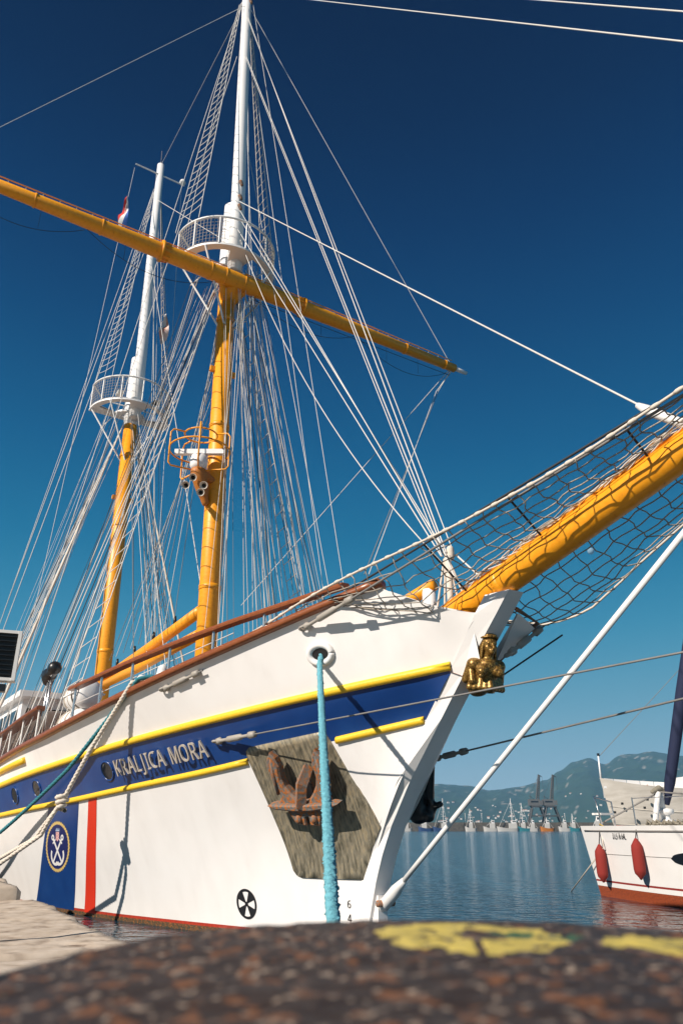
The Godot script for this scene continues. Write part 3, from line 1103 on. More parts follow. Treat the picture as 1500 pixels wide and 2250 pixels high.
func build_rails() -> void:
	var cap := [Vector2(-0.16, -0.03), Vector2(0.09, -0.03), Vector2(0.115, 0.0), Vector2(0.115, 0.05), Vector2(0.09, 0.08), Vector2(-0.13, 0.08), Vector2(-0.16, 0.05)]
	for side in [1, -1]:
		obj("rail_cap", sweep_side(0, -1.5, 28.0, cap, 120, side), M.wood, ship)
	# handrail above the cap along the foredeck
	var hand := [[-0.95, 0.22], [1.0, 0.42], [3.0, 0.56], [5.7, 0.72]]
	for side in [1, -1]:
		var st := begin(false)
		var rings := []
		for i in 31:
			var s := lerpf(-0.95, 5.7, i / 30.0)
			var y := y_row(0, s) + table(hand, s)
			var b := b_row(0, s) - 0.03
			var ring := []
			for q in [Vector2(-0.075, -0.03), Vector2(0.075, -0.03), Vector2(0.085, 0.0), Vector2(0.06, 0.045), Vector2(-0.06, 0.045), Vector2(-0.085, 0.0)]:
				ring.append(P(s, y + q.y, (b + q.x) * side))
			rings.append(ring)
		for i in 30:
			for k in 6:
				var l := (k + 1) % 6
				quad(st, rings[i][k], rings[i + 1][k], rings[i + 1][l], rings[i][l])
		for e in [rings[0], rings[30]]:
			for k in range(1, 5):
				for v in [e[0], e[k], e[k + 1]]:
					st.add_vertex(v)
		obj("handrail", done(st), M.wood, ship)
		for k in 7:
			var s := lerpf(-0.6, 5.5, k / 6.0)
			line("stanchion", P(s, y_row(0, s) + 0.05, (b_row(0, s) - 0.03) * side), P(s, y_row(0, s) + table(hand, s), (b_row(0, s) - 0.03) * side), 0.025, M.steel, ship)
		line("guard_wire", P(1.0, y_row(0, 1.0) + 0.25, (b_row(0, 1.0) - 0.03) * side), P(5.5, y_row(0, 5.5) + 0.38, (b_row(0, 5.5) - 0.03) * side), 0.008, M.wire, ship)
		# raised after rail with white stanchions
		var cap2 := [Vector2(-0.2, 0.0), Vector2(0.08, 0.0), Vector2(0.1, 0.03), Vector2(0.08, 0.075), Vector2(-0.18, 0.075), Vector2(-0.2, 0.04)]
		obj("after_rail", sweep_side(0, 7.5, 28.0, cap2, 60, side, Vector2(-0.1, 0.74)), M.wood, ship)
		for k in 16:
			var s := 7.6 + k * 1.15
			line("after_stanchion", P(s, y_row(0, s) + 0.05, (b_row(0, s) - 0.1) * side), P(s, y_row(0, s) + 0.75, (b_row(0, s) - 0.1) * side), 0.022, M.whitemetal, ship)
		for k in 3:
			line("after_guard_wire", P(7.5, y_row(0, 7.5) + 0.2 + 0.17 * k, (b_row(0, 7.5) - 0.1) * side), P(14, y_row(0, 14.0) + 0.2 + 0.17 * k, (b_row(0, 14.0) - 0.1) * side), 0.007, M.grey_rope, ship)
	# side-deck awning edge behind the after rail
	for side in [1, -1]:
		var st2 := begin(false)
		for i in 20:
			var a := lerpf(7.6, 27.0, i / 20.0)
			var b := lerpf(7.6, 27.0, (i + 1) / 20.0)
			quad(st2, P(a, y_row(0, a) + 0.74, (b_row(0, a) - 0.3) * side), P(b, y_row(0, b) + 0.74, (b_row(0, b) - 0.3) * side), P(b, y_row(0, b) + 0.78, (b_row(0, b) - 1.5) * side), P(a, y_row(0, a) + 0.78, (b_row(0, a) - 1.5) * side))
		obj("side_deck_cover", done(st2), M.white, ship)
	for k in 9:
		var s := 8.1 + k * 0.62
		line("pin_rail_post", P(s, y_row(0, s) - 0.4, 3.0), P(s + 0.16, y_row(0, s) + 0.7, 2.75), 0.04, M.whitemetal if k % 3 else M.grey_rope, ship)

func build_deck() -> void:
	# wheelhouse behind the mainmast
	var h := obj("wheelhouse", box(P(21.5, 4.05, 0), Vector3(6.0, 3.4, 3.6)), M.white, ship)
	obj("wheelhouse_roof", box(P(21.3, 5.85, 0), Vector3(7.0, 0.2, 4.1)), M.white, h)
	for k in 4:
		obj("wheelhouse_window", box(P(18.48, 5.1, -1.3 + k * 0.87), Vector3(0.05, 0.7, 0.68)), M.glass, h)
		obj("wheelhouse_window", box(P(19.6 + k * 1.3, 5.1, 1.82), Vector3(0.9, 0.7, 0.05)), M.glass, h)
	obj("deckhouse", box(P(12.0, 3.2, 0), Vector3(4.4, 1.9, 3.2)), M.white, ship)
	# fore bitts and the yellow davit head at the bow
	obj("bow_post", tube([P(-1.62, 4.0, 0.12), P(-1.62, 4.82, 0.12)], 0.1, 16), M.white, ship)
	obj("bow_davit", tube([P(-0.9, 4.55, 0.25), P(-1.25, 4.74, 0.2), P(-1.72, 4.88, 0.1)], [0.09, 0.1, 0.09], 14), M.spar, ship)
	obj("fore_bitt", tube([P(-2.0, 3.9, 0.05), P(-2.0, 5.25, 0.05)], 0.045, 12), M.rope, ship)
	# fairlead where the mooring lines cross the rail
	obj("fairlead", blob_mesh([[P(2.75, 3.98, 2.5), P(2.75, 4.12, 2.48), 0.08, 0.09], [P(3.35, 3.88, 2.66), P(3.35, 4.02, 2.64), 0.08, 0.09], [P(2.7, 4.0, 2.5), P(3.4, 3.9, 2.66), 0.06, 0.06]], P(3.6, 3.7, 2.3), P(2.5, 4.4, 2.9), 0.035, 0.05), M.white, ship)
	# spars of the foremast sail, stowed fore and aft
	obj("boom", tube([P(7.4, 6.0, 0), P(11.5, 5.9, 0.05), P(15.0, 5.85, 0.1)], [0.13, 0.15, 0.12], 14), M.spar, ship)
	obj("gaff", tube([P(7.4, 6.6, 0), P(11.0, 6.32, 0.02), P(15.0, 6.12, 0.05)], [0.14, 0.15, 0.11], 14), M.spar, ship)
	for k in 4:
		var s := 9.0 + k * 1.6
		obj("boom_block", tube([P(s, 6.5 - 0.1 * k, 0.05), P(s, 6.7 - 0.1 * k, 0.05), P(s, 6.82 - 0.1 * k, 0.05)], [0.03, 0.05, 0.03], 8), M.black, ship)

func arc_plate(st: SurfaceTool, at: Vector3, r0: float, r1: float, a0: float, a1: float, y0: float, y1: float, n: int) -> void:
	var pt := func(r: float, a: float, y: float) -> Vector3: return at + Vector3(cos(a) * r, y, sin(a) * r)
	for i in n:
		var a := lerpf(a0, a1, float(i) / n)
		var b := lerpf(a0, a1, float(i + 1) / n)
		quad(st, pt.call(r0, a, y1), pt.call(r1, a, y1), pt.call(r1, b, y1), pt.call(r0, b, y1))
		quad(st, pt.call(r0, a, y0), pt.call(r0, b, y0), pt.call(r1, b, y0), pt.call(r1, a, y0))
		quad(st, pt.call(r1, a, y0), pt.call(r1, b, y0), pt.call(r1, b, y1), pt.call(r1, a, y1))
		quad(st, pt.call(r0, a, y0), pt.call(r0, a, y1), pt.call(r0, b, y1), pt.call(r0, b, y0))

func build_mast(fore: bool) -> void:
	var at := func(y: float, dx := 0.0, b := 0.0) -> Vector3: return P((s_fore(y) if fore else s_main(y)) - dx, y, b)
	var nest := 17.05 if fore else 16.35
	var top := 31.2 if fore else 29.7
	var mast := obj("foremast" if fore else "mainmast", tube([at.call(2.0), at.call(9.0), at.call(nest - 0.5)], [0.26, 0.26, 0.25], 28), M.spar, ship)
	obj("mast_head", tube([at.call(nest - 0.5), at.call(nest + 0.1), at.call(nest + 2.6), at.call(nest + 2.62)], [0.25, 0.3, 0.24, 0.2], 24), M.white, mast)
	obj("topmast", tube([at.call(nest - 0.35, 0.44), at.call(nest + 3.0, 0.42), at.call(top - 6, 0.3), at.call(top, 0.2)], [0.22, 0.215, 0.19, 0.155], 24), M.white, mast)
	for y in [nest - 1.9, 11.6, 7.0, 4.6]:
		obj("mast_band", tube([at.call(y), at.call(y + 0.12)], 0.275, 24), M.spar, mast)
	for sd in [-1, 1]:
		obj("mast_lug", box(at.call(nest - 3.6, 0.0, 0.3 * sd), Vector3(0.12, 0.14, 0.16)), M.spar, mast)
	# half-round top: plate with two oval openings, hoop rail, netting and stays below
	var c: Vector3 = at.call(nest, -0.35)
	var st := begin(false)
	var R := 1.5
	arc_plate(st, c, R - 0.22, R, -PI / 2, PI / 2, 0.0, 0.07, 32)
	arc_plate(st, c, 0.3, 0.62, -PI / 2, PI / 2, 0.0, 0.07, 20)
	for w in [[-90.0, -76.0], [-16.0, 16.0], [76.0, 90.0]]:
		arc_plate(st, c, 0.62, R - 0.22, deg_to_rad(w[0]), deg_to_rad(w[1]), 0.0, 0.07, 6)
	add_box(st, c + Vector3(-0.1, 0.035, 0), Vector3(0.2, 0.07, 2 * R))
	var plate := obj("crows_nest", done(st), M.white, mast)
	plate.set_meta("label", "white half-round lookout platform with hoop rail and netting")
	# the ship > mast > platform chain ends here, so rails hang from the mast
	var hoop := []
	for k in 33:
		var a := lerpf(-PI / 2, PI / 2, k / 32.0)
		hoop.append(c + Vector3(cos(a) * R, 1.02, sin(a) * R))
	obj("hoop_rail", tube(hoop, 0.035, 8), M.white, mast)
	obj("hoop_chord", tube([c + Vector3(0, 1.02, -R), c + Vector3(0, 0.98, -R * 0.96), c + Vector3(-0.05, 0.55, -R * 0.7), c + Vector3(-0.05, 0.55, R * 0.7), c + Vector3(0, 0.98, R * 0.96), c + Vector3(0, 1.02, R)], 0.028, 8), M.white, mast)
	for k in 7:
		var a := lerpf(-PI / 2, PI / 2, k / 6.0)
		line("hoop_post", c + Vector3(cos(a) * R, 0.05, sin(a) * R), c + Vector3(cos(a) * R, 1.02, sin(a) * R), 0.024, M.white, mast)
	for sd in [1, -1]:
		var net := begin()
		var cells := 16
		for i in cells + 1:
			var a: float = sd * lerpf(PI / 2, 0.42, float(i) / cells)
			var e := c + Vector3(cos(a) * R, 0.06, sin(a) * R)
			add_tube(net, [e, e + Vector3(0, 0.95, 0)], 0.0075, 4, false)
		for j in 8:
			var pts := []
			for i in cells + 1:
				var a: float = sd * lerpf(PI / 2, 0.42, float(i) / cells)
				pts.append(c + Vector3(cos(a) * R, 0.1 + 0.12 * j, sin(a) * R))
			add_tube(net, pts, 0.0075, 4, false)
		obj("netting", done(net), M.net, mast)
		line("top_strut", c + Vector3(0, 0, (R - 0.05) * sd), at.call(nest - 2.1, 0.0, 0.22 * sd), 0.03, M.white, mast)
		line("top_strut", c + Vector3(R * 0.7, 0, R * 0.7 * sd), at.call(nest - 2.1, 0.2, 0.12 * sd), 0.03, M.white, mast)
		line("top_brace", c + Vector3(0, 0, (R - 0.05) * sd).lerp(Vector3(0, -2, 0.2), 0.35), c + Vector3(0.1, 0, 0.55 * sd), 0.02, M.white, mast)
	# masthead fittings
	if fore:
		for y in [nest + 2.0, nest + 2.4, nest + 3.0, 29.0]:
			obj("mast_block", blob_mesh([[at.call(y, 0.66, 0.0), at.call(y + 0.12, 0.66, 0.05), 0.05, 0.06]], at.call(y - 0.2, 0.5, -0.2), at.call(y + 0.3, 0.85, 0.25), 0.03, 0.03), M.rust, mast)
	else:
		line("truck_yard", at.call(29.0, 0.3, -1.15), at.call(29.0, 0.3, 1.15), 0.035, M.white, mast)
		obj("masthead_lamp", lathe([Vector2(0, 0), Vector2(0.13, 0.02), Vector2(0.15, 0.1), Vector2(0.1, 0.22), Vector2(0, 0.25)], 14, at.call(29.05, 0.3, -1.05)), M.whitemetal, mast)
		line("aerial", at.call(29.7, 0.2), at.call(30.5, 0.3, 0.05), 0.012, M.black, mast)
		obj("deck_lamp", box(at.call(16.8, 0.6, 0.7), Vector3(0.35, 0.12, 0.22)), M.whitemetal, mast)
		obj("deck_lamp", box(at.call(16.8, 0.6, -0.7), Vector3(0.35, 0.12, 0.22)), M.matte, mast)

func build_yard() -> void:
	var mid := at_s(505, 612, 6.62)
	var y := mid.y
	var x := -6.62
	var yard := obj("yard", tube([Vector3(x, y, 7.95), Vector3(x, y, 4.5), Vector3(x, y, 2.2), Vector3(x, y, 0.0), Vector3(x, y, -2.2), Vector3(x, y, -4.5), Vector3(x, y, -8.35)], [0.145, 0.19, 0.235, 0.26, 0.235, 0.19, 0.145], 24), M.spar, ship)
	obj("yard_end", tube([Vector3(x, y, -8.35), Vector3(x, y, -8.9)], [0.075, 0.065], 12), M.white, yard)
	obj("yard_end", tube([Vector3(x, y, 7.95), Vector3(x, y, 8.5)], [0.075, 0.065], 12), M.white, yard)
	for b in [-2.25, 2.25]:
		var st := begin()
		add_tube(st, [Vector3(x, y, b - 0.03), Vector3(x, y, b + 0.03)], 0.31, 24)
		for k in 12:
			var a := TAU * k / 12.0
			var o := Vector3(cos(a), sin(a), 0)
			add_tube(st, [Vector3(x, y, b) + o * 0.28, Vector3(x, y, b + (0.22 if b < 0 else -0.22)) + o * 0.25], 0.018, 4)
		obj("yard_flange", done(st), M.spar, yard)
	for b in [-7.9, -6.2, -0.7, -0.25, 0.35, 0.8, 5.6, 3.9]:
		obj("yard_band", tube([Vector3(x, y, b - 0.025), Vector3(x, y, b + 0.025)], 0.275 - 0.014 * absf(b), 20), M.spar, yard)
	obj("yard_truss", blob_mesh([[Vector3(x, y - 0.1, 0), Vector3(-s_fore(y), y - 0.35, 0), 0.16, 0.2], [Vector3(x - 0.05, y - 0.1, -0.4), Vector3(-s_fore(y) + 0.1, y - 0.45, -0.1), 0.09, 0.14], [Vector3(x - 0.05, y - 0.1, 0.4), Vector3(-s_fore(y) + 0.1, y - 0.45, 0.1), 0.09, 0.14]], Vector3(x - 0.9, y - 0.9, -0.7), Vector3(x + 0.4, y + 0.3, 0.7), 0.05, 0.08), M.spar, yard)
	var rail := func(b: float) -> float: return y + 0.34 - 0.013 * absf(b)
	for sd in [[0.3, 7.9], [-0.3, -8.2]]:
		var pts := []
		for k in 12:
			var b := lerpf(sd[0], sd[1], k / 11.0)
			pts.append(Vector3(x + 0.06, rail.call(b), b))
		obj("jackstay", tube(pts, 0.016, 5), M.spar, yard)
	var b := -8.0
	while b < 7.9:
		line("jackstay_bracket", Vector3(x + 0.06, y + 0.1, b), Vector3(x + 0.06, rail.call(b), b), 0.012, M.net, yard)
		b += 0.42
	# foot ropes hanging below
	for q in [[-8.2, -4.4, 0.85], [-4.4, -0.6, 0.75], [7.8, 4.3, 0.85], [4.3, 0.6, 0.8]]:
		obj("foot_rope", tube(sag(Vector3(x - 0.1, y - 0.12, q[0]), Vector3(x - 0.1, y - 0.22, q[1]), q[2] * 0.8), 0.008, 5), M.dark_rope, yard)
	for q in [-6.8, -5.5, -3.0, 3.2, 5.4, 6.6]:
		line("stirrup", Vector3(x - 0.1, y - 0.1, q), Vector3(x - 0.1, y - 0.7, q), 0.005, M.dark_rope, yard)
	line("yard_wire", Vector3(x - 0.15, y - 0.3, -0.6), Vector3(x - 0.1, y - 0.28, -8.2), 0.009, M.dark_rope, yard)

func sprit(t: float) -> Vector3:
	# axis of the bowsprit by metres ahead of the stem
	return P(-t, 3.84 + 0.2525 * t, 0)

func build_bowsprit() -> void:
	var bs := obj("bowsprit", tube([sprit(1.2), sprit(2.4), sprit(4.0), sprit(7.0), sprit(10.2)], [0.205, 0.205, 0.2, 0.18, 0.13], 28), M.spar, ship)
	var st := begin()
	for o in [Vector3(0, 0.0, 0.1), Vector3(0, 0.0, -0.1)]:
		add_tube(st, [sprit(1.6) + Vector3(0, 0.19, 0) + o, sprit(4.0) + Vector3(0, 0.185, 0) + o, sprit(9.6) + Vector3(0, 0.17, 0) + o], 0.02, 6)
	obj("sprit_rail", done(st), M.spar, bs)
	for t in [3.0, 5.2, 7.0, 9.6]:
		obj("sprit_band", tube([sprit(t - 0.05), sprit(t + 0.05)], 0.225 - 0.007 * t, 24), M.spar, bs)
	# bobstay: white rod from the stem at the water to the spar's end
	var foot := P(-0.2, 0.62, 0)
	var head := P(-6.75, 5.42 - 0.2, 0)
	var d := (head - foot).normalized()
	var rod := obj("bobstay", tube([foot + d * 0.5, foot + d * 1.2, head], 0.034, 12), M.whitemetal, ship)
	obj("bobstay_socket", tube([foot - d * 0.16, foot, foot + d * 0.3, foot + d * 0.46, foot + d * 0.56], [0.04, 0.085, 0.085, 0.06, 0.042], 10), M.whitemetal, rod)
	obj("bobstay_pin", tube([foot + d * 0.02 + Vector3(0, 0, -0.14), foot + d * 0.02 + Vector3(0, 0, 0.14)], 0.045, 10), M.rust, rod)
	obj("bobstay_lug", box(P(0.0, 0.52, 0), Vector3(0.3, 0.42, 0.16)), M.hull, rod)
	# safety net: edge ropes, cords running along and across
	var edge_s := func(t: float) -> Vector3: return P(-t, smooth_table([[-0.8, 4.45], [0.3, 4.7], [1.3, 4.86], [3.4, 5.02], [5.1, 5.27], [6.35, 5.6], [9.8, 6.3]], t), table([[-0.8, 1.75], [1.3, 1.42], [3.4, 1.12], [5.1, 0.88], [6.35, 0.7], [9.8, 0.12]], t))
	var edge_p := func(t: float) -> Vector3: return P(-t, smooth_table([[1.9, 4.55], [2.2, 4.35], [2.7, 4.16], [3.4, 4.28], [4.2, 4.7], [4.9, 4.98], [6.2, 5.45], [9.8, 6.2]], t), -table([[1.9, 0.5], [2.4, 1.0], [3.4, 1.2], [4.9, 1.15], [6.35, 0.85], [9.8, 0.12]], t))
	var root_s := func(t: float) -> Vector3: return sprit(t) + Vector3(0, 0.17, 0.17) if t > 2.3 else P(-t, 4.26 + (2.3 - t) * 0.22, table([[0.0, 1.25], [1.5, 0.85], [2.3, 0.35]], t))
	var root_p := func(t: float) -> Vector3: return sprit(t) + Vector3(0, -0.05, -0.22)
	var net := obj("bowsprit_net", tube(range(40).map(func(k): return edge_s.call(lerpf(-0.8, 9.8, k / 39.0))), 0.017, 8), M.rope, ship)
	net.set_meta("label", "knotted rope safety net slung under the bowsprit")
	obj("net_edge", tube(range(32).map(func(k): return edge_p.call(lerpf(1.9, 9.8, k / 31.0))), 0.015, 8), M.rope, net)
	var across := func(sd: bool, t: float, f: float) -> Vector3:
		var a: Vector3 = edge_s.call(t) if sd else edge_p.call(t)
		var b: Vector3 = root_s.call(t) if sd else root_p.call(t)
		var p := a.lerp(b, f)
		var w := 0.16 * (a - b).length()
		p.y -= w * 4.0 * f * (1 - f) * (1.0 + 0.12 * sin(t * 5.0))
		p.x += 0.03 * sin(t * 9.0 + f * 11.0) + 0.025 * sin(f * 23.0 + t * 4.0)
		p.z += 0.02 * sin(t * 13.0 + f * 7.0)
		return p
	for sd in [true, false]:
		var t0 := 0.2 if sd else 2.0
		var t := t0
		while t < 9.6:
			var pts := []
			for k in 13:
				pts.append(across.call(sd, t - 0.06 * k / 12.0, k / 12.0))
			obj("net_cord", tube(pts, 0.0082, 5), M.net, net)
			t += 0.255
		for j in 6:
			var f := (j + 1) / 6.6
			var pts := []
			for k in 70:
				pts.append(across.call(sd, lerpf(t0, 9.5, k / 69.0), f))
			obj("net_cord", tube(pts, 0.0082, 5), M.net, net)
		# lashings on the edge rope
	var tt := -0.4
	while tt < 9.5:
		var a: Vector3 = edge_s.call(tt)
		var b: Vector3 = edge_s.call(tt + 0.11)
		obj("lashing", tube([a, a.lerp(b, 0.3), a.lerp(b, 0.7), b], [0.018, 0.028, 0.026, 0.018], 7), M.rope, net)
		tt += 0.255
	# bunched cords lashed along the top of the spar
	for k in 5:
		var pts := []
		for i in 60:
			var t := lerpf(2.4, 9.0, i / 59.0)
			pts.append(sprit(t) + Vector3(0, 0.2 + 0.03 * sin(t * 7.0 + k * 2.0), 0.13 + 0.045 * sin(t * 5.0 + k * 1.7)))
		obj("net_cord", tube(pts, 0.009, 5), M.rope, net)
	# dark foot wires inside the net, carried on short props
	for sd in [1.0, -1.0]:
		line("sprit_foot_wire", P(0.6, 4.55, 1.3 * sd), P(-9.6, 6.15, 0.3 * sd), 0.016, M.dark_rope, net)
		for t in [2.6, 4.0, 5.6, 7.2]:
			var w: Vector3 = P(0.6, 4.55, 1.3 * sd).lerp(P(-9.6, 6.15, 0.3 * sd), (t + 0.6) / 10.2)
			line("net_prop", w, sprit(t - 0.1) + Vector3(0, 0.1, 0.2 * sd), 0.014, M.dark_rope, net)
	# triangular bracket that carries the net beside the stem head
	var br := begin(false)
	for q in [[P(-3.0, 4.2, -0.2), P(-2.75, 4.12, -0.75), P(-2.1, 3.5, -0.3), P(-2.35, 3.4, -0.18)]]:
		var n := Vector3(0.03, 0.0, 0.0)
		quad(br, q[0], q[1], q[2], q[3])
		quad(br, q[0] + n, q[3] + n, q[2] + n, q[1] + n)
	obj("net_bracket", done(br), M.white, net)
	obj("net_bracket_bar", tube([P(-3.05, 4.24, -0.15), P(-2.8, 4.2, -0.8), P(-2.1, 3.5, -0.32)], 0.03, 8), M.rust, net)

func build_radar() -> void:
	var s := 6.75
	var c := at_s(437, 1018, s)
	var root := obj("radar_bracket", blob_mesh([[c + Vector3(-0.05, -0.75, -0.15), c + Vector3(0, -0.28, 0.0), 0.12, 0.2], [c + Vector3(-0.1, -1.0, -0.3), c + Vector3(0, -0.4, -0.05), 0.1, 0.17], [c + Vector3(-0.1, -0.35, -0.45), c + Vector3(0, -0.25, 0.0), 0.1, 0.16]], c + Vector3(-0.5, -1.3, -0.7), c + Vector3(0.4, 0.1, 0.4), 0.045, 0.06), M.spar_rust, ship)
	obj("radar_drum", lathe([Vector2(0, 0.28), Vector2(0.12, 0.27), Vector2(0.2, 0.2), Vector2(0.24, 0.05), Vector2(0.22, -0.1), Vector2(0.17, -0.18), Vector2(0, -0.19)], 12, c), M.white, root)
	obj("radar_scanner", box(c + Vector3(0, 0.32, 0), Vector3(0.14, 0.13, 1.28), Basis(Vector3.UP, -0.574)), M.white, root)
	for q in [[0.78, 0.36], [0.42, 0.82]]:
		var pts := []
		for k in 33:
			pts.append(c + Vector3(cos(TAU * k / 32.0) * q[0], q[1], sin(TAU * k / 32.0) * q[0]))
		obj("radar_cage", tube(pts, 0.022, 6), M.spar, root)
	for k in 5:
		var a := TAU * k / 5.0 + 0.4
		var o := Vector3(cos(a), 0, sin(a))
		obj("radar_cage", tube([c + o * 0.2 + Vector3(0, -0.22, 0), c + o * 0.72 + Vector3(0, -0.22, 0), c + o * 0.79 + Vector3(0, -0.14, 0), c + o * 0.79 + Vector3(0, 0.72, 0), c + o * 0.72 + Vector3(0, 0.82, 0), c + o * 0.42 + Vector3(0, 0.82, 0)], 0.022, 6), M.spar, root)
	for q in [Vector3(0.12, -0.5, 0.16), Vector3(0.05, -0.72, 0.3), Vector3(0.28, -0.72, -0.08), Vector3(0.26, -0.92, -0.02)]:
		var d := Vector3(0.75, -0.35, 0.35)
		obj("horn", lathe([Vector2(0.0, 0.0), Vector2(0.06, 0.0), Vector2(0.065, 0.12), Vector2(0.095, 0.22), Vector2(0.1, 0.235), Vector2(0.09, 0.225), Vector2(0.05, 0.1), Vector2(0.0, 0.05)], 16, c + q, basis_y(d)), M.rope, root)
		obj("horn_shade_disc", lathe([Vector2(0.0, 0.1), Vector2(0.048, 0.1), Vector2(0.05, 0.09)], 14, c + q, basis_y(d)), M.matte, root)  # black disc paints the shade inside the horn

func build_figurehead() -> void:
	# carved bust on the stem: x forward, y up, z starboard, leaning out along the stem's rake
	var lo := Vector3(-0.55, -0.5, -0.55)
	var hi := Vector3(0.5, 0.75, 0.55)
	var body := [
		[Vector3(-0.1, -0.34, 0), Vector3(0.0, 0.0, 0), 0.25, 0.22],
		[Vector3(0.0, 0.03, -0.25), Vector3(0.0, 0.03, 0.25), 0.13, 0.13],
		[Vector3(-0.02, 0.04, 0.28), Vector3(-0.14, -0.26, 0.34), 0.1, 0.085],
		[Vector3(-0.02, 0.04, -0.28), Vector3(-0.14, -0.26, -0.34), 0.1, 0.085],
		[Vector3(0.16, -0.1, 0.16), Vector3(0.19, -0.12, 0.18), 0.12, 0.09],
		[Vector3(0.16, -0.1, -0.16), Vector3(0.19, -0.12, -0.18), 0.12, 0.09],
		[Vector3(0.04, 0.08, 0), Vector3(0.12, 0.26, 0), 0.1, 0.085],
		[Vector3(0.16, 0.3, 0), Vector3(0.13, 0.45, 0), 0.09, 0.135],
		[Vector3(0.19, 0.34, 0.06), Vector3(0.19, 0.36, 0.07), 0.05, 0.05],
		[Vector3(0.19, 0.34, -0.06), Vector3(0.19, 0.36, -0.07), 0.05, 0.05],
		[Vector3(0.245, 0.265, 0), Vector3(0.24, 0.275, 0), 0.04, 0.045],
		[Vector3(0.262, 0.43, 0), Vector3(0.315, 0.345, 0), 0.018, 0.033],
		[Vector3(0.25, 0.305, -0.03), Vector3(0.25, 0.305, 0.03), 0.022, 0.022],
		[Vector3(0.235, 0.44, -0.07), Vector3(0.235, 0.44, 0.07), 0.03, 0.03]]
	var root := obj("figurehead", blob_mesh(body, lo, hi, 0.02, 0.025), M.gold, ship)
	root.set_meta("label", "gilded carved bust of a woman with a headband under the bowsprit")
	var hair := [[Vector3(0.06, 0.53, 0), Vector3(0.01, 0.42, 0), 0.14, 0.17], [Vector3(-0.02, 0.38, 0), Vector3(-0.1, 0.1, 0), 0.15, 0.15]]
	for k in 6:
		for sd in [-1.0, 1.0]:
			hair.append([Vector3(0.12 - 0.035 * k, 0.53 - 0.005 * k, (0.11 + 0.008 * k) * sd), Vector3(0.08 - 0.045 * k, 0.13 - 0.01 * k, (0.15 - 0.002 * k) * sd), 0.032, 0.028])
	obj("hair", blob_mesh(hair, lo, hi, 0.022, 0.018), M.gold, root)
	obj("headband", tube(range(25).map(func(k): return Vector3(0.075 + cos(TAU * k / 24.0) * 0.175, 0.545 + cos(TAU * k / 24.0) * 0.03, sin(TAU * k / 24.0) * 0.16)), 0.026, 8), M.gold, root)
	obj("crown_of_head", blob_mesh([[Vector3(0.05, 0.56, 0), Vector3(0.09, 0.57, 0), 0.13, 0.12], [Vector3(0.2, 0.6, -0.08), Vector3(0.2, 0.6, 0.08), 0.035, 0.035], [Vector3(-0.02, 0.62, -0.07), Vector3(-0.02, 0.62, 0.07), 0.05, 0.05]], Vector3(-0.25, 0.35, -0.3), Vector3(0.4, 0.8, 0.3), 0.024, 0.03), M.gold, root)
	var drape := []
	for k in 9:
		var z := -0.3 + 0.075 * k
		drape.append([Vector3(0.12 - absf(z) * 0.45, -0.16 + absf(z) * 0.2, z * 0.75), Vector3(0.2 - absf(z) * 0.7, -0.42, z * 1.1), 0.045, 0.062])
	drape.append([Vector3(0.1, 0.1, -0.16), Vector3(0.2, -0.2, 0.2), 0.035, 0.05])
	drape.append([Vector3(-0.05, 0.05, 0.3), Vector3(0.05, -0.3, 0.3), 0.06, 0.07])
	obj("drapery", blob_mesh(drape, lo, hi, 0.022, 0.03), M.gold, root)
	obj("scroll_base", blob_mesh([[Vector3(-0.42, -0.4, 0), Vector3(0.12, -0.38, 0), 0.16, 0.1], [Vector3(-0.3, -0.35, 0), Vector3(-0.22, 0.0, 0), 0.2, 0.2]], lo - Vector3(0.15, 0.2, 0), hi, 0.03, 0.05), M.gold, root)
	root.transform = Transform3D(Basis().scaled(Vector3(0.7, 0.66, 0.7)).rotated(Vector3.UP, -0.3).rotated(Vector3(0, 0, 1), -0.12), at_b(1046, 1474, 0.0) + Vector3(0.19, 0.02, 0))

# ------------------------------------------------------------------ rigging
func rung_ladder(called: String, a0: Vector3, a1: Vector3, b0: Vector3, b1: Vector3, rungs: int, m: Material, f0 := 0.03, f1 := 0.97, mid := false) -> void:
	var root := line(called, a0, a1, 0.012, m, ship)
	root.set_meta("label", "rope ladder of ratlines tied across the shrouds")
	# the first shroud carries the rungs; keep them out of its stretched axes
	line("shroud", b0, b1, 0.012, m, ship)
	if mid:
		line("shroud", a0.lerp(b0, 0.55), a1.lerp(b1, 0.5), 0.009, m, ship)
	for k in rungs:
		var f := lerpf(f0, f1, float(k) / (rungs - 1))
		var p := a0.lerp(a1, f)
		var q := b0.lerp(b1, f)
		if p.distance_to(q) > 0.9:
			var o := obj("ratline", tube(sag(p, q, 0.06, 6), 0.0105, 5), m, ship)
		else:
			line("ratline", p, q, 0.010, m, ship)

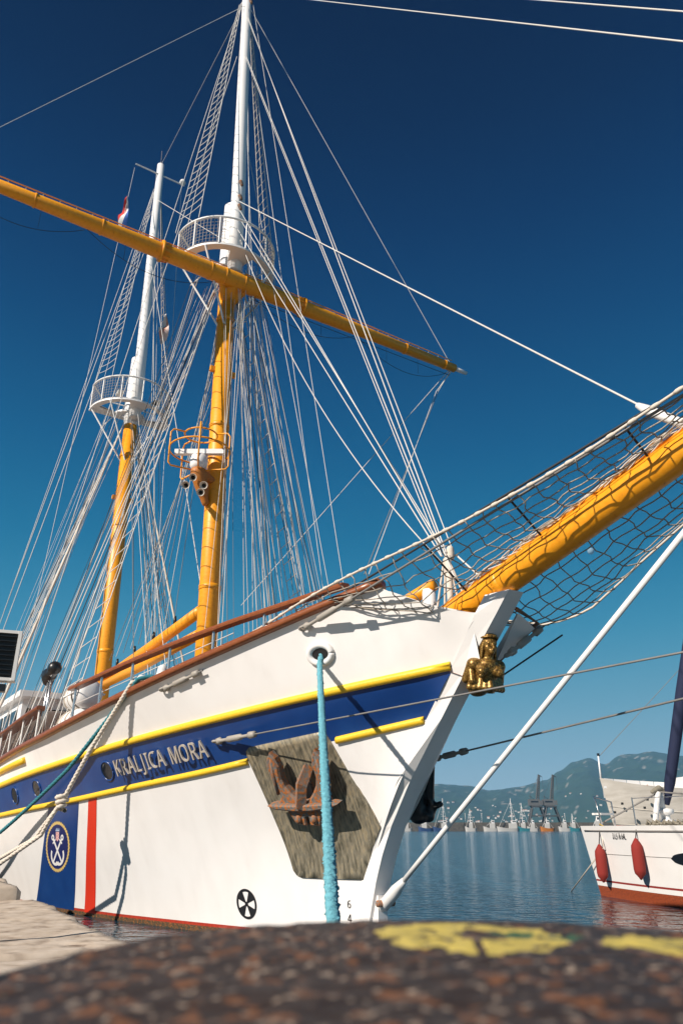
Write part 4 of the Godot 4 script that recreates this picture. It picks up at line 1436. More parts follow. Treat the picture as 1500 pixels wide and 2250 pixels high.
func build_rigging() -> void:
	var rail := func(s: float, sd: float, out := 0.0) -> Vector3: return P(s, y_row(0, s) + 0.05, (b_row(0, s) + out) * sd)
	var fn := 16.9
	var mn := 16.2
	# ----- fore lower shrouds
	for sd in [1.0, -1.0]:
		var m: Material = M.wire
		var top := P(s_fore(fn), fn - 0.4, 0.28 * sd)
		var f0 := 5.6 if sd > 0 else 6.6
		rung_ladder("ratline_shroud", top, rail.call(f0 + 0.9, sd), top + Vector3(0.15, 0, 0.05 * sd), rail.call(f0, sd), 27, m, 0.05, 0.93)
		for k in 4:
			line("shroud", top + Vector3(-0.05 * k, 0.05 * k, 0), rail.call(f0 + 1.6 + 0.55 * k, sd), 0.012, m if k != 1 else M.dark_rope, ship)
	# ----- main lower shrouds
	for sd in [1.0, -1.0]:
		var top := P(s_main(mn), mn - 0.4, 0.28 * sd)
		rung_ladder("ratline_shroud", top, rail.call(15.4 if sd > 0 else 15.6, sd), top + Vector3(-0.12, 0, 0), rail.call(16.3 if sd > 0 else 16.4, sd), 27, M.wire, 0.05, 0.93)
		for k in 4:
			line("shroud", top + Vector3(-0.06 * k, 0, 0), rail.call(17.0 + 0.6 * k, sd), 0.012, M.wire if k != 2 else M.dark_rope, ship)
		obj("served_shroud", tube(range(60).map(func(k): return top.lerp(rail.call(14.6, sd), k / 59.0)), range(60).map(func(k): return 0.03 + 0.02 * absf(sin(k * 1.7)) if k > 18 else 0.018), 6), M.rope, ship)
	# ----- topmast shrouds with ladders, from the edge of each top to the masthead
	for q in [[true, fn + 0.2, 29.6], [false, mn + 0.15, 28.0]]:
		var s: Callable = s_fore if q[0] else s_main
		for sd in [1.0, -1.0]:
			var foot := P(s.call(q[1]) + 0.55, q[1], 1.45 * sd)
			var foot2 := P(s.call(q[1]) - 0.15, q[1], 1.5 * sd)
			var head := P(s.call(q[2]) - 0.15, q[2], 0.16 * sd)
			var m: Material = M.wire if sd > 0 else M.rope
			if sd > 0.0:
				foot = at_b(386, 512, 1.42) if q[0] else at_b(208, 845, 1.42)
				foot2 = at_b(437, 478, 1.42) if q[0] else at_b(247, 826, 1.42)
			rung_ladder("topmast_ladder", foot, head + Vector3(-0.14, 0, 0.03 * sd), foot2, head, 30, m, 0.05, 0.9, true)
	# ----- topmast backstays to the rail, and the stay between the mastheads
	for sd in [1.0, -1.0]:
		line("backstay", P(7.55, 29.6, 0.12 * sd), rail.call(11.2, sd), 0.011, M.wire, ship)
		line("backstay", P(7.5, 26.8, 0.15 * sd), rail.call(10.2, sd), 0.011, M.wire, ship)
		line("backstay", P(16.4, 28.4, 0.12 * sd), rail.call(20.2, sd), 0.011, M.wire, ship)
		line("backstay", P(16.3, 25.2, 0.12 * sd), rail.call(19.4, sd), 0.014, M.wire, ship)
		line("backstay", P(16.35, 27.0, 0.12 * sd), rail.call(21.0, sd), 0.014, M.wire, ship)
	line("triatic_stay", P(7.6, 29.9, 0), P(16.3, 29.7, 0), 0.009, M.wire, ship)
	# ----- headstays
	line("fore_topmast_stay", P(7.2, 30.0, 0.0), P(-9.85, 6.35, 0.0), 0.012, M.wire, ship)
	line("fore_royal_stay", P(7.3, 31.0, 0.03), P(-10.1, 6.5, 0.0), 0.011, M.wire, ship)
	var inner := line("fore_stay", P(6.75, 19.5, 0.05), P(-5.45, 6.02, 0.06), 0.013, M.wire, ship)
	obj("stay_fork", tube([P(-5.4, 6.06, 0.06), P(-5.5, 5.95, 0.06), P(-5.85, 5.62, 0.05), P(-6.3, 5.45, 0.03)], [0.035, 0.06, 0.055, 0.05], 8), M.whitemetal, ship)
	# staysail halyards and downhauls gathered at the bow bitts
	var foot := P(-1.93, 5.25, 0.02)
	for q in [[28.7, 0.35, 0.012], [26.6, 0.35, 0.012]]:
		for k in 2:
			line("jib_halyard", P(s_fore(q[0]) - q[1], q[0], 0.05 * k), P(-2.0 - 0.05 * k, 5.3, 0.08 - 0.1 * k) if q[0] > 27.0 else foot + Vector3(0.0, 0.0, 0.08 * k), 0.0105 - 0.002 * k, M.wire, ship)
	for q in [[19.0, 0.02], [18.6, -0.06], [18.3, 0.1]]:
		line("staysail_halyard", P(6.6, q[0], q[1]), foot + Vector3(0.05 * q[1], 0, q[1]), 0.0105, M.wire, ship)
	obj("slack_halyard", tube(sag(P(6.6, 17.9, -0.05), foot + Vector3(-0.1, -0.05, 0), 0.95, 24), 0.0105, 5), M.wire, ship)
	for q in [[0.12, -2.35], [-0.1, -2.5]]:
		line("jib_sheet", P(-2.0, 5.3, q[0]), P(q[1], 4.75, q[0] * 2.0), 0.014, M.wire, ship)
	var blk := P(-2.0, 5.3, 0.0)
	obj("halyard_block", blob_mesh([[blk + Vector3(0, 0.06, 0), blk - Vector3(0, 0.06, 0), 0.06, 0.06]], blk - Vector3(0.16, 0.2, 0.16), blk + Vector3(0.16, 0.2, 0.16), 0.03, 0.03), M.rope, ship)
	for k in 5:
		line("bitt_lashing", foot + Vector3(0.02 * k, -0.02, 0.04), P(-1.75 - 0.12 * k, 4.25, 0.15 - 0.08 * k), 0.016, M.rope, ship)
	# ----- yard lifts and braces
	var ye := Vector3(-6.62, at_s(505, 612, 6.62).y, 0)
	line("yard_lift", P(7.2, 29.2, -0.1), ye + Vector3(0, 0.1, -8.2), 0.010, M.wire, ship)
	line("yard_lift", P(7.2, 29.2, 0.1), ye + Vector3(0, 0.1, 7.85), 0.009, M.wire, ship)
	line("brace", ye + Vector3(0, -0.1, -8.15), at_b(530, 1330, -3.2), 0.012, M.wire, ship)
	for k in 2:
		line("brace", ye + Vector3(0, -0.1, -8.2 - 0.05 * k), at_b(962 - 4 * k, 860, -8.0), 0.013, M.wire, ship)
		line("brace", at_b(962 - 4 * k, 860, -8.0), at_b(800 + 10 * k, 1262, -2.2), 0.011, M.wire if k else M.grey_rope, ship)
	# ----- running gear: bundles from each top down to the pin rails
	var r2 := RandomNumberGenerator.new()
	r2.seed = 21
	for k in 20:
		var side := -1.0
		var s := r2.randf_range(4.6, 9.6)
		var t := P(s_fore(17.0) - r2.randf_range(0.0, 0.5), r2.randf_range(16.6, 17.6), -r2.randf_range(0.1, 0.9))
		var m: Material = [M.wire, M.wire, M.rope, M.grey_rope, M.dark_rope][r2.randi() % 5]
		line("running_line", t, P(s, y_row(0, s) + 0.1, -(b_row(0, s) - r2.randf_range(0.05, 0.5))), r2.randf_range(0.006, 0.010), m, ship)
	for k in 15:
		var s := r2.randf_range(7.0, 10.5)
		var t := P(s_fore(17.0) + r2.randf_range(-0.1, 0.5), r2.randf_range(15.8, 17.5), r2.randf_range(0.2, 0.9))
		var m: Material = [M.wire, M.wire, M.rope, M.rope, M.grey_rope, M.dark_rope][r2.randi() % 6]
		line("running_line", t, P(s, y_row(0, s) + 0.1, b_row(0, s) - r2.randf_range(0.05, 0.6)), r2.randf_range(0.005, 0.009), m, ship)
	for k in 14:
		var t := P(s_fore(17.0) - r2.randf_range(0.2, 0.6), r2.randf_range(16.4, 17.6), r2.randf_range(-0.4, 0.3))
		var m: Material = [M.wire, M.wire, M.rope, M.grey_rope][r2.randi() % 4]
		line("mast_line", t, P(6.4 + r2.randf_range(-0.9, 0.3), 4.2, r2.randf_range(-1.6, 0.5)), r2.randf_range(0.005, 0.009), m, ship)
	for k in 16:
		var sd := 1.0 if k < 11 else -1.0
		var s := r2.randf_range(14.0, 20.0)
		var t := P(s_main(16.8) + r2.randf_range(-0.4, 0.4), r2.randf_range(15.5, 17.2), r2.randf_range(0.1, 1.0) * sd)
		line("running_line", t, P(s, y_row(0, s) + 0.1, (b_row(0, s) - r2.randf_range(0.05, 0.6)) * sd), r2.randf_range(0.005, 0.009), [M.wire, M.rope, M.grey_rope][r2.randi() % 3], ship)
	for k in 9:
		# sail gear from the foremast peak down to the booms, and from the mainmast forward
		line("topping_lift", P(s_fore(16.5) + 0.3, 16.5 - 0.5 * k, 0.05), P(9.0 + 0.7 * k, 6.6, 0.08), 0.009, M.wire if k % 2 else M.grey_rope, ship)
	for k in 6:
		line("main_stay_line", P(s_main(16.5) - 0.3, 17.0 - 0.35 * k, r2.randf_range(-0.2, 0.2)), P(8.2 + 0.6 * k, 4.4, r2.randf_range(-1.6, 1.6)), 0.009, [M.wire, M.grey_rope, M.dark_rope][k % 3], ship)
	line("main_topmast_stay", P(s_main(27.5) - 0.25, 27.5, 0), P(s_fore(18.5) + 0.3, 18.5, 0), 0.012, M.wire, ship)
	line("main_stay", P(s_main(24.0) - 0.25, 24.0, 0), P(s_fore(9.0) + 0.3, 6.8, 0), 0.012, M.wire, ship)
	# thin signal halyards with small blocks
	for q in [[P(7.2, 29.5, -0.2), P(4.2, 4.5, -2.6)], [P(7.0, 22.0, -0.3), P(4.9, 4.3, -2.8)], [P(7.2, 27.0, -0.25), P(5.5, 4.2, -2.9)]]:
		line("signal_halyard", q[0], q[1], 0.008, M.wire, ship)

# ------------------------------------------------------------------ moorings
func rope_mesh(pts: Array, r: float, sides: int, fuzz: float, twist: float, seed_: int, plait := false) -> ArrayMesh:
	# a laid rope: the section has strands that wind along, with loose fibre
	var st := begin()
	var r3 := RandomNumberGenerator.new()
	r3.seed = seed_
	var prev := []
	var first := []
	var dist := 0.0
	for i in pts.size():
		var d: Vector3 = (pts[mini(i + 1, pts.size() - 1)] - pts[maxi(i - 1, 0)]).normalized()
		if i > 0:
			dist += (pts[i] - pts[i - 1]).length()
		var f := frame_of(d)
		var ring := []
		for k in sides:
			var a := TAU * k / sides
			var rr := r * (1.0 + 0.14 * cos(3.0 * (a - dist * twist)))
			if plait:
				rr = r * (0.94 + 0.16 * maxf(cos(2.0 * a - dist * twist * 3.0), cos(2.0 * a + dist * twist * 3.0 + 1.2)))
			rr += r3.randf_range(-fuzz, fuzz) + (fuzz * 1.6 if r3.randf() < 0.06 else 0.0)
			ring.append(pts[i] + ((f[0] as Vector3) * cos(a) + (f[1] as Vector3) * sin(a)) * rr)
		if i > 0:
			for k in sides:
				var j := (k + 1) % sides
				quad(st, prev[k], ring[k], ring[j], prev[j])
		prev = ring
	return done(st)

func fine(pts: Array, step: float) -> Array:
	var out := []
	for i in pts.size() - 1:
		var n := maxi(1, int((pts[i + 1] - pts[i]).length() / step))
		for k in n:
			out.append((pts[i] as Vector3).lerp(pts[i + 1], float(k) / n))
	out.append(pts[-1])
	return out

func build_moorings() -> void:
	# thick fuzzy blue line from the hawse eye to the ring on the quay
	var sy := hull_px(705, 1437)
	var a := to_world(hull_p(sy.x, sy.y, -0.02))
	var b := at_z(734, 2060, -4.3)
	var c := Vector3(0.02, 0.95, -2.75)
	var out := to_world(hull_p(sy.x, sy.y - 0.1, 0.1))
	var pts := [a, out]
	for k in 14:
		var t := (k + 1) / 14.0
		var p := out.lerp(b, t)
		p.y -= 0.10 * sin(PI * t)
		pts.append(p)
	pts.append(c)
	var blue := obj("blue_mooring_line", rope_mesh(fine(pts, 0.008), 0.033, 22, 0.006, 20.0, 3, true), M.cyan)
	tag(blue, "thick fuzzy light blue mooring line hanging from the bow eye past the anchor", "rope")
	# teal and natural lines from the fairlead on the rail to the quay
	var lead := P(3.05, 3.97, 2.8)
	var far := at_b(0, 1830, 3.5)
	var end := P(11.0, 1.25, 4.2)
	pts = [P(2.6, 3.75, 1.9), P(3.0, 4.03, 2.6), lead]
	pts.append_array(sag(lead, at_b(150, 1690, 3.08), 0.02, 8).slice(1))
	pts.append_array(sag(pts[-1], far, 0.03, 8).slice(1))
	pts.append_array(sag(far, end, 0.02, 8).slice(1))
	var teal := obj("teal_mooring_line", rope_mesh(fine(pts.map(to_world), 0.03), 0.036, 9, 0.002, 18.0, 5), M.teal)
	tag(teal, "dark teal mooring line running tight from the rail to the quay", "rope")
	var kp := P(4.92, 2.03, 3.34)
	var knot := to_world(kp)
	var nat := thing("hemp_mooring_line", "pale twisted mooring line with a knot, hanging slack from the rail", "rope", knot)
	pts = [P(2.8, 3.7, 1.9), P(3.12, 4.0, 2.64), P(3.2, 3.93, 2.85), P(3.74, 3.45, 2.96), P(4.2, 2.98, 3.1), P(4.6, 2.47, 3.23), kp]
	var off := func(q: Vector3) -> Vector3: return to_world(q) - knot
	obj("upper_length", rope_mesh(fine(pts.map(off), 0.02), 0.036, 12, 0.002, 26.0, 6), M.rope, nat)
	for k in 2:
		pts = [kp, P(5.32, 1.68, 3.48), P(5.6, 1.44, 3.55), at_b(0, 1886, 3.85), P(7.3, 1.15, 4.4)] if k == 0 else [kp, P(5.06, 1.79, 3.45), P(5.33, 1.49, 3.52), at_b(0, 1898, 4.0), P(7.2, 1.15, 4.5)]
		obj("loop_strand", rope_mesh(fine(pts.map(off), 0.02), 0.033, 12, 0.002, 26.0, 7 + k), M.rope, nat)
	var kn := []
	for k in 60:
		var t := TAU * 3.0 * k / 59.0
		kn.append(Vector3(0.075 * cos(t) * (1.0 + 0.3 * sin(t * 0.33)), 0.12 - 0.26 * k / 59.0, 0.075 * sin(t)))
	obj("knot", rope_mesh(kn, 0.036, 10, 0.002, 26.0, 12), M.rope, nat)
	# the posts on the quay that take them, just beyond the picture's edge
	for q in [[P(7.35, 1.0, 4.55), "short black iron mooring post on the quay taking the pale twisted line"], [P(11.1, 1.0, 4.3), "short black iron mooring post on the quay taking the teal line"]]:
		var post := thing("mooring_post", q[1], "mooring post", to_world(q[0]))
		obj("post_body", lathe([Vector2(0.2, 0.0), Vector2(0.2, 0.03), Vector2(0.13, 0.06), Vector2(0.12, 0.3), Vector2(0.2, 0.36), Vector2(0.2, 0.42), Vector2(0.12, 0.46), Vector2(0, 0.47)], 20), M.black, post)
	# the anchor
	var asy := hull_px(684, 1728)
	var dirs := hull_dir(asy)
	var along: Vector3 = FWD * dirs[0].x + Vector3(0, dirs[0].y, 0) + STAR * dirs[0].z
	var up: Vector3 = FWD * dirs[1].x + Vector3(0, dirs[1].y, 0) + STAR * dirs[1].z
	var nn: Vector3 = FWD * dirs[2].x + Vector3(0, dirs[2].y, 0) + STAR * dirs[2].z
	var anchor := thing("anchor", "rusty stockless anchor hung flukes up against the worn bow plate", "anchor")
	anchor.transform = Transform3D(Basis(along, up * 1.22, nn), to_world(hull_p(asy.x, asy.y, 0.02)))
	for sd in [-1.0, 1.0]:
		var out2 := PackedVector2Array()
		for q in [[0.41, 0.53], [0.5, 0.43], [0.53, 0.34], [0.5, 0.19], [0.43, 0.03], [0.41, -0.05], [0.45, -0.13], [0.02, -0.15], [0.08, -0.1], [0.2, 0.0], [0.28, 0.09], [0.316, 0.18], [0.31, 0.27], [0.3, 0.34], [0.34, 0.45]]:
			out2.append(Vector2(q[0] * sd, q[1]))
		var fl := obj("fluke", prism(out2, 0.12, 0.26, 0.03, 0.1), M.rust, anchor)
		obj("fluke_rib", tube([Vector3(0.42 * sd, 0.0, 0.26), Vector3(0.43 * sd, 0.25, 0.275), Vector3(0.41 * sd, 0.46, 0.295)], [0.03, 0.035, 0.012], 6), M.rust, fl)
	obj("crown", prism(PackedVector2Array([Vector2(-0.63, -0.12), Vector2(-0.5, -0.17), Vector2(-0.15, -0.2), Vector2(0.15, -0.2), Vector2(0.5, -0.17), Vector2(0.63, -0.12), Vector2(0.52, -0.105), Vector2(0.15, -0.12), Vector2(-0.15, -0.12), Vector2(-0.52, -0.105)]), 0.16, 0.34, 0.02, 0.0), M.rust, anchor)
	obj("crown_block", prism(PackedVector2Array([Vector2(-0.34, -0.19), Vector2(-0.22, -0.38), Vector2(-0.03, -0.4), Vector2(-0.03, -0.3), Vector2(0.03, -0.3), Vector2(0.03, -0.4), Vector2(0.22, -0.4), Vector2(0.3, -0.19)]), 0.06, 0.26, 0.025, 0.0), M.rust, anchor)
	for sd in [-1.0, 1.0]:
		obj("crown_boss", tube([Vector3(0.14 * sd, -0.31, 0.25), Vector3(0.14 * sd, -0.31, 0.3)], [0.06, 0.045], 12), M.rust, anchor)
	obj("shank", tube([Vector3(-0.04, -0.16, 0.3), Vector3(0.03, 0.1, 0.26), Vector3(0.07, 0.26, 0.05)], [0.1, 0.1, 0.09], 4, false), M.rust, anchor)
	# dark hawse pipe mouth behind the shank
	var hsy := hull_px(672, 1732)
	var hp := obj("anchor_hawse_pipe", hull_torus(hsy, 0.17, 0.03), M.rust, ship.get_node("hull"))
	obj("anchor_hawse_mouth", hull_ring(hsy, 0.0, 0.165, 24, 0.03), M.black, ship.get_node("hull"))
	# two life raft canisters on the rail
	for q in [[P(6.9, 4.2, 2.72), "white life raft canister, the upper of two strapped behind the ship's rail"], [P(7.05, 3.62, 2.75), "white life raft canister, the lower of two strapped behind the ship's rail"]]:
		var raft := thing("life_raft", q[1], "life raft", to_world(q[0]), 0.0, "life raft canisters on the ship")
		raft.transform = Transform3D(Basis(FWD, Vector3.UP, STAR).orthonormalized(), to_world(q[0]))
		obj("canister", tube([Vector3(-0.62, 0, 0), Vector3(-0.6, 0, 0), Vector3(-0.5, 0, 0), Vector3(0, 0, 0), Vector3(0.5, 0, 0), Vector3(0.6, 0, 0), Vector3(0.62, 0, 0)], [0.12, 0.2, 0.29, 0.32, 0.29, 0.2, 0.12], 20), M.white, raft)
		for x in [-0.3, 0.0, 0.3]:
			obj("strap", tube([Vector3(x - 0.02, 0, 0), Vector3(x + 0.02, 0, 0)], 0.325, 20), M.net, raft)
		obj("seam", box(Vector3(0, 0, 0), Vector3(1.06, 0.03, 0.66)), M.white, raft)
	# black hooded lamp on two steel posts by the rail
	var cowl := thing("hooded_searchlight", "black hooded searchlight on twin steel posts at the ship's rail", "searchlight")
	cowl.transform = Transform3D(Basis(FWD, Vector3.UP, STAR).orthonormalized(), to_world(P(7.6, 3.3, 3.3)))
	for x in [-0.12, 0.12]:
		obj("post", tube([Vector3(x, 0, 0), Vector3(x + 0.06, 1.25, 0)], 0.035, 8), M.steel, cowl)
	obj("hood", blob_mesh([[Vector3(-0.12, 1.42, 0), Vector3(0.02, 1.42, 0), 0.16, 0.15], [Vector3(0.02, 1.4, 0), Vector3(0.35, 1.5, 0), 0.08, 0.15], [Vector3(-0.2, 1.32, 0), Vector3(-0.2, 1.3, 0), 0.12, 0.1]], Vector3(-0.5, 1.1, -0.3), Vector3(0.6, 1.75, 0.3), 0.03, 0.04), M.black, cowl)
	# flags on the mainmast
	flag("ensign_flag", "striped red, white and blue flag hanging limp from the after mast's crosstree", to_world(P(16.3, 27.3, 1.1)), [lin(0.6, 0.04, 0.03), lin(0.7, 0.68, 0.66), lin(0.03, 0.12, 0.4)], 1.9)
	flag("pennant", "faded pink and white flag hanging on a halyard by the after mast", to_world(P(15.6, 21.4, -1.0)), [lin(0.62, 0.58, 0.56), lin(0.6, 0.3, 0.22), lin(0.66, 0.5, 0.45)], 1.2)
	line("flag_halyard", P(16.3, 29.0, 1.12), P(17.0, 4.5, 2.4), 0.009, M.wire, ship)
	line("flag_halyard", P(16.3, 29.0, -1.1), P(14.6, 4.5, -1.4), 0.009, M.wire, ship)

func flag(called: String, label: String, at: Vector3, bands: Array, h: float) -> void:
	var root := thing(called, label, "flag", at)
	for k in 3:
		var st := begin()
		var n := 12
		for i in n:
			for j in 5:
				var q := []
				for w in [[i, j], [i + 1, j], [i + 1, j + 1], [i, j + 1]]:
					var f: float = float(w[0]) / n
					var g: float = (k + w[1] / 5.0) / 3.0
					q.append(Vector3(-0.16 + 0.42 * g * sin(f * 2.6 + 0.3) * (0.5 + f * 0.5) - 0.25 * f, -f * h * (0.6 + 0.4 * g) - 0.3 * g, 0.12 * sin(f * 7.0 + g * 5.0)))
				quad(st, q[0], q[1], q[2], q[3])
		var m := StandardMaterial3D.new()
		m.albedo_color = bands[k]
		m.roughness = 0.8
		obj("band", done(st), m, root)

# ------------------------------------------------------------------ the white sailing boat
func build_sailboat() -> void:
	var fw := Vector3(-0.53, 0, -0.848)
	var left := -1.0
	var at := Vector3(6.74, 0, -21.75)
	var boat := thing("sailing_boat", "white sailing boat with orange-red waterline and two red fenders", "sailing boat", at)
	boat.transform = Transform3D(Basis(fw, Vector3.UP, fw.cross(Vector3.UP)), at)
	# a picture position on a plane of the boat's own axes, athwart at z
	var boat_at := func(px: float, py: float, z: float) -> Vector3:
		var inv := boat.transform.affine_inverse()
		var e := inv * EYE
		var r := inv.basis * ray(px, py)
		return e + r * ((z - e.z) / r.z)
	# x forward from the waterline stem, z athwart; half breadth grows aft
	var half := func(x: float, y: float) -> float:
		var start := 0.26 * y
		var t := clampf((start - x) / 6.5, 0.0, 1.0)
		return 0.04 + (1.75 + 0.12 * y) * (1.0 - pow(1.0 - t, 1.7))
	var strip := func(y0: float, y1: float, n: int) -> ArrayMesh:
		var st := begin()
		for side in [1.0, -1.0]:
			for i in 40:
				for k in n:
					var q := []
					for w in [[i, k], [i + 1, k], [i + 1, k + 1], [i, k + 1]]:
						var y := lerpf(y0, y1, float(w[1]) / n)
						var x := lerpf(0.26 * y, -12.0, pow(w[0] / 40.0, 1.4))
						q.append(Vector3(x, y, float(half.call(x, y)) * side))
					quad(st, q[0], q[1], q[2], q[3])
		return done(st)
	var hull := obj("hull", strip.call(0.385, 1.66, 8), M.gelcoat, boat)
	obj("waterline_paint", strip.call(-0.5, 0.24, 4), M.antifoul, hull)
	obj("white_line", strip.call(0.24, 0.34, 1), M.gelcoat, hull)
	obj("boot_line", strip.call(0.34, 0.385, 1), M.fender, hull)
	var st := begin(false)
	for i in 24:
		var a := lerpf(0.42, -12.0, i / 24.0)
		var b := lerpf(0.42, -12.0, (i + 1) / 24.0)
		quad(st, Vector3(a, 1.66, half.call(a, 1.66)), Vector3(b, 1.66, half.call(b, 1.66)), Vector3(b, 1.66, -half.call(b, 1.66)), Vector3(a, 1.66, -half.call(a, 1.66)))
	obj("deck", done(st), M.gelcoat, hull)
	quad_end(hull, half)
	# metres forward on the port side at a height, from where it shows across the picture
	var side_x := func(px: float, y: float) -> float:
		var best := 0.0
		var bd := 1e9
		for k in 400:
			var x := 0.4 - k * 0.03
			var d := absf(to_px(boat.transform * Vector3(x, y, float(half.call(x, y)) * left)).x - px)
			if d < bd:
				bd = d
				best = x
		return best
	var side_line := func(y: float, x0: float, x1: float, r: float, m: Material, nm: String) -> void:
		var pts := []
		for k in 20:
			var x := lerpf(x0, x1, k / 19.0)
			pts.append(Vector3(x, y, (float(half.call(x, y)) + 0.005) * left))
		obj(nm, tube(pts, r, 6), m, hull)
	side_line.call(1.54, 0.2, -11.0, 0.022, M.grey_rope, "rubbing_line")
	side_line.call(1.0, -0.6, -11.0, 0.006, M.grey_rope, "cove_line")
	# registration, letter by letter along the bow
	var font := SystemFont.new()
	font.font_names = PackedStringArray(["Droid Sans Mono"])
	var text := "DL9766AL"
	for k in text.length():
		var tm := TextMesh.new()
		tm.text = text[k]
		tm.font = font
		tm.font_size = 32
		tm.pixel_size = 0.0058
		tm.depth = 0.004
		var y := 1.42
		var x: float = side_x.call(1347.0 + k * 3.7, y)
		var o := obj("registration_letter", tm, M.print_black, hull)
		var p := Vector3(x, y, (float(half.call(x, y)) + 0.008) * left)
		var p2 := Vector3(x - 0.2, y, (float(half.call(x - 0.2, y)) + 0.008) * left)
		var al := (p2 - p).normalized()
		o.transform = Transform3D(Basis(al * 0.72, Vector3.UP, al.cross(Vector3.UP).normalized()), p)
	# dark oval hull window
	var win := begin()
	var wp := func(u: float, v: float) -> Vector3:
		var x: float = float(side_x.call(1473.0, 1.0)) - 1.5 * u
		var y: float = 0.98 + v * 0.14 * sqrt(maxf(0.0, 1.0 - pow(2.0 * u - 1.0, 2.0)))
		return Vector3(x, y, (float(half.call(x, y)) + 0.012) * left)
	for i in 16:
		quad(win, wp.call(i / 16.0, -1.0), wp.call((i + 1) / 16.0, -1.0), wp.call((i + 1) / 16.0, 1.0), wp.call(i / 16.0, 1.0))
	obj("hull_window", done(win), M.glass, hull)
	# bow pulpit
	var pul := []
	for q in [[-0.5, 1.66, 0.25], [-0.42, 2.25, 0.3], [-0.1, 2.38, 0.0], [-0.42, 2.25, -0.3], [-0.5, 1.66, -0.25]]:
		pul.append(Vector3(q[0], q[1], q[2]))
	var pulpit := obj("pulpit", tube(pul, 0.022, 8), M.steel, boat)
	obj("pulpit_step", box(Vector3(-0.35, 1.95, 0), Vector3(0.3, 0.05, 0.5)), M.whitemetal, pulpit)
	# two white legs meeting under a sail bag, lines down to bow and aft
	var apex: Vector3 = boat_at.call(1447.0, 1740.0, 0.0)
	for q in [[1437.0, 0.25], [1458.0, -0.25]]:
		var ft: Vector3 = boat_at.call(q[0], 1806.0, q[1] * left)
		obj("frame_leg", tube([Vector3(ft.x, 1.66, ft.z), apex + Vector3(0, 0, q[1] * 0.2 * left)], 0.07, 10), M.whitemetal, boat)
	obj("sail_bag", blob_mesh([[apex + Vector3(0.05, 0.0, 0.2 * left), apex + Vector3(0, 0.08, 0.0), 0.05, 0.07], [apex + Vector3(0, 0.08, 0.0), apex + Vector3(-0.05, -0.02, -0.22 * left), 0.07, 0.05], [apex + Vector3(0, 0.05, 0.1 * left), apex + Vector3(0.1, 0.02, 0.12 * left), 0.05, 0.04]], apex - Vector3(0.4, 0.2, 0.5), apex + Vector3(0.4, 0.3, 0.5), 0.025, 0.03), M.canvas, boat)
	line("bow_line", apex, Vector3(-0.3, 1.7, 0.1 * left), 0.022, M.grey_rope, boat)
	line("after_line", apex, Vector3(-8.5, 1.8, 0.6 * left), 0.018, M.grey_rope, boat)
	# furled dark blue headsail on its stay
	obj("furled_sail", tube([boat_at.call(1464.0, 1768.0, 0.2), boat_at.call(1470.0, 1720.0, 0.2), boat_at.call(1497.0, 1520.0, 0.2), boat_at.call(1520.0, 1350.0, 0.2), boat_at.call(1610.0, 700.0, 0.2)], [0.06, 0.13, 0.15, 0.13, 0.05], 12), M.navy, boat)
	obj("furling_drum", lathe([Vector2(0.05, -0.3), Vector2(0.18, -0.28), Vector2(0.18, -0.2), Vector2(0.07, -0.18), Vector2(0.07, -0.08), Vector2(0.17, -0.05), Vector2(0.17, 0.05), Vector2(0.04, 0.08)], 14, (boat_at.call(1463.0, 1783.0, 0.2) as Vector3)), M.whitemetal, boat)
	line("stanchion", Vector3(-1.9, 1.66, 0.7 * left), Vector3(-1.9, 2.3, 0.72 * left), 0.018, M.steel, boat)
	line("lifeline", Vector3(-1.9, 2.28, 0.72 * left), Vector3(-9, 2.28, 1.7 * left), 0.008, M.steel, boat)
	var netb := begin()
	for k in 26:
		var p := Vector3(-2.2 - 0.05 * k, 1.68, 0.7 * left)
		add_tube(netb, [p, p + Vector3(-0.03, 0.06 + 0.04 * sin(k * 2.3), 0.05 * sin(k * 5.0)), p + Vector3(-0.12, 0.02, 0.04 * cos(k * 3.0))], 0.028, 6)
	obj("coiled_netting", done(netb), M.canvas, boat)
	obj("boat_mast", tube([Vector3(-7.6, 1.6, 0), Vector3(-7.7, 17.0, 0)], [0.1, 0.08], 12), M.whitemetal, boat)
	# fenders hang over the side
	for q in [[1329.0, 0.62, 0.0], [1413.0, 0.78, 0.16]]:
		var x: float = side_x.call(q[0], 0.9)
		var top: float = 1.22 + q[2]
		var p: Vector3 = Vector3(x, 0, (float(half.call(x, 0.9)) + 0.17) * left)
		var lab := "red cloth-covered fender hanging nearest the white boat's stem" if q[2] == 0.0 else "red cloth-covered fender hanging below the white boat's coiled netting"
		var fen := thing("fender", lab, "fender", boat.transform * Vector3(p.x, top, p.z), 0.0, "red fenders on the white sailing boat")
		obj("body", lathe([Vector2(0, 0.02), Vector2(0.03, 0.0), Vector2(0.07, -0.06), Vector2(0.125, -0.15), Vector2(0.135, -0.25), Vector2(0.135, -0.66), Vector2(0.12, -0.74), Vector2(0.05, -0.82), Vector2(0.02, -0.87), Vector2(0, -0.875)], 20), M.fender, fen)
		line("lanyard", Vector3(0, 0, 0), boat.transform.basis * Vector3(0.0, 1.7 - top, -0.12 * left), 0.014, M.dark_rope, fen)
	# its bow line slanting into the water and a yellow line along the side
	var wl := at_y(1253, 1960, -0.02)
	var ml := obj("boat_mooring_line", tube([wl, boat.transform * Vector3(-0.75, 1.15, 0.6 * left), boat.transform * Vector3(-0.6, 1.7, 0.45 * left)], 0.016, 6), M.rope)
	tag(ml, "pale line slanting from the white boat's bow into the water", "rope")
	var yl := obj("yellow_line", tube(sag(boat.transform * Vector3(-0.7, 1.7, 0.6 * left), boat.transform * Vector3(-7.5, 0.45, 1.95 * left), 0.25), 0.013, 5), M.strake)
	tag(yl, "thin yellow line drooping along the white boat's side", "rope")

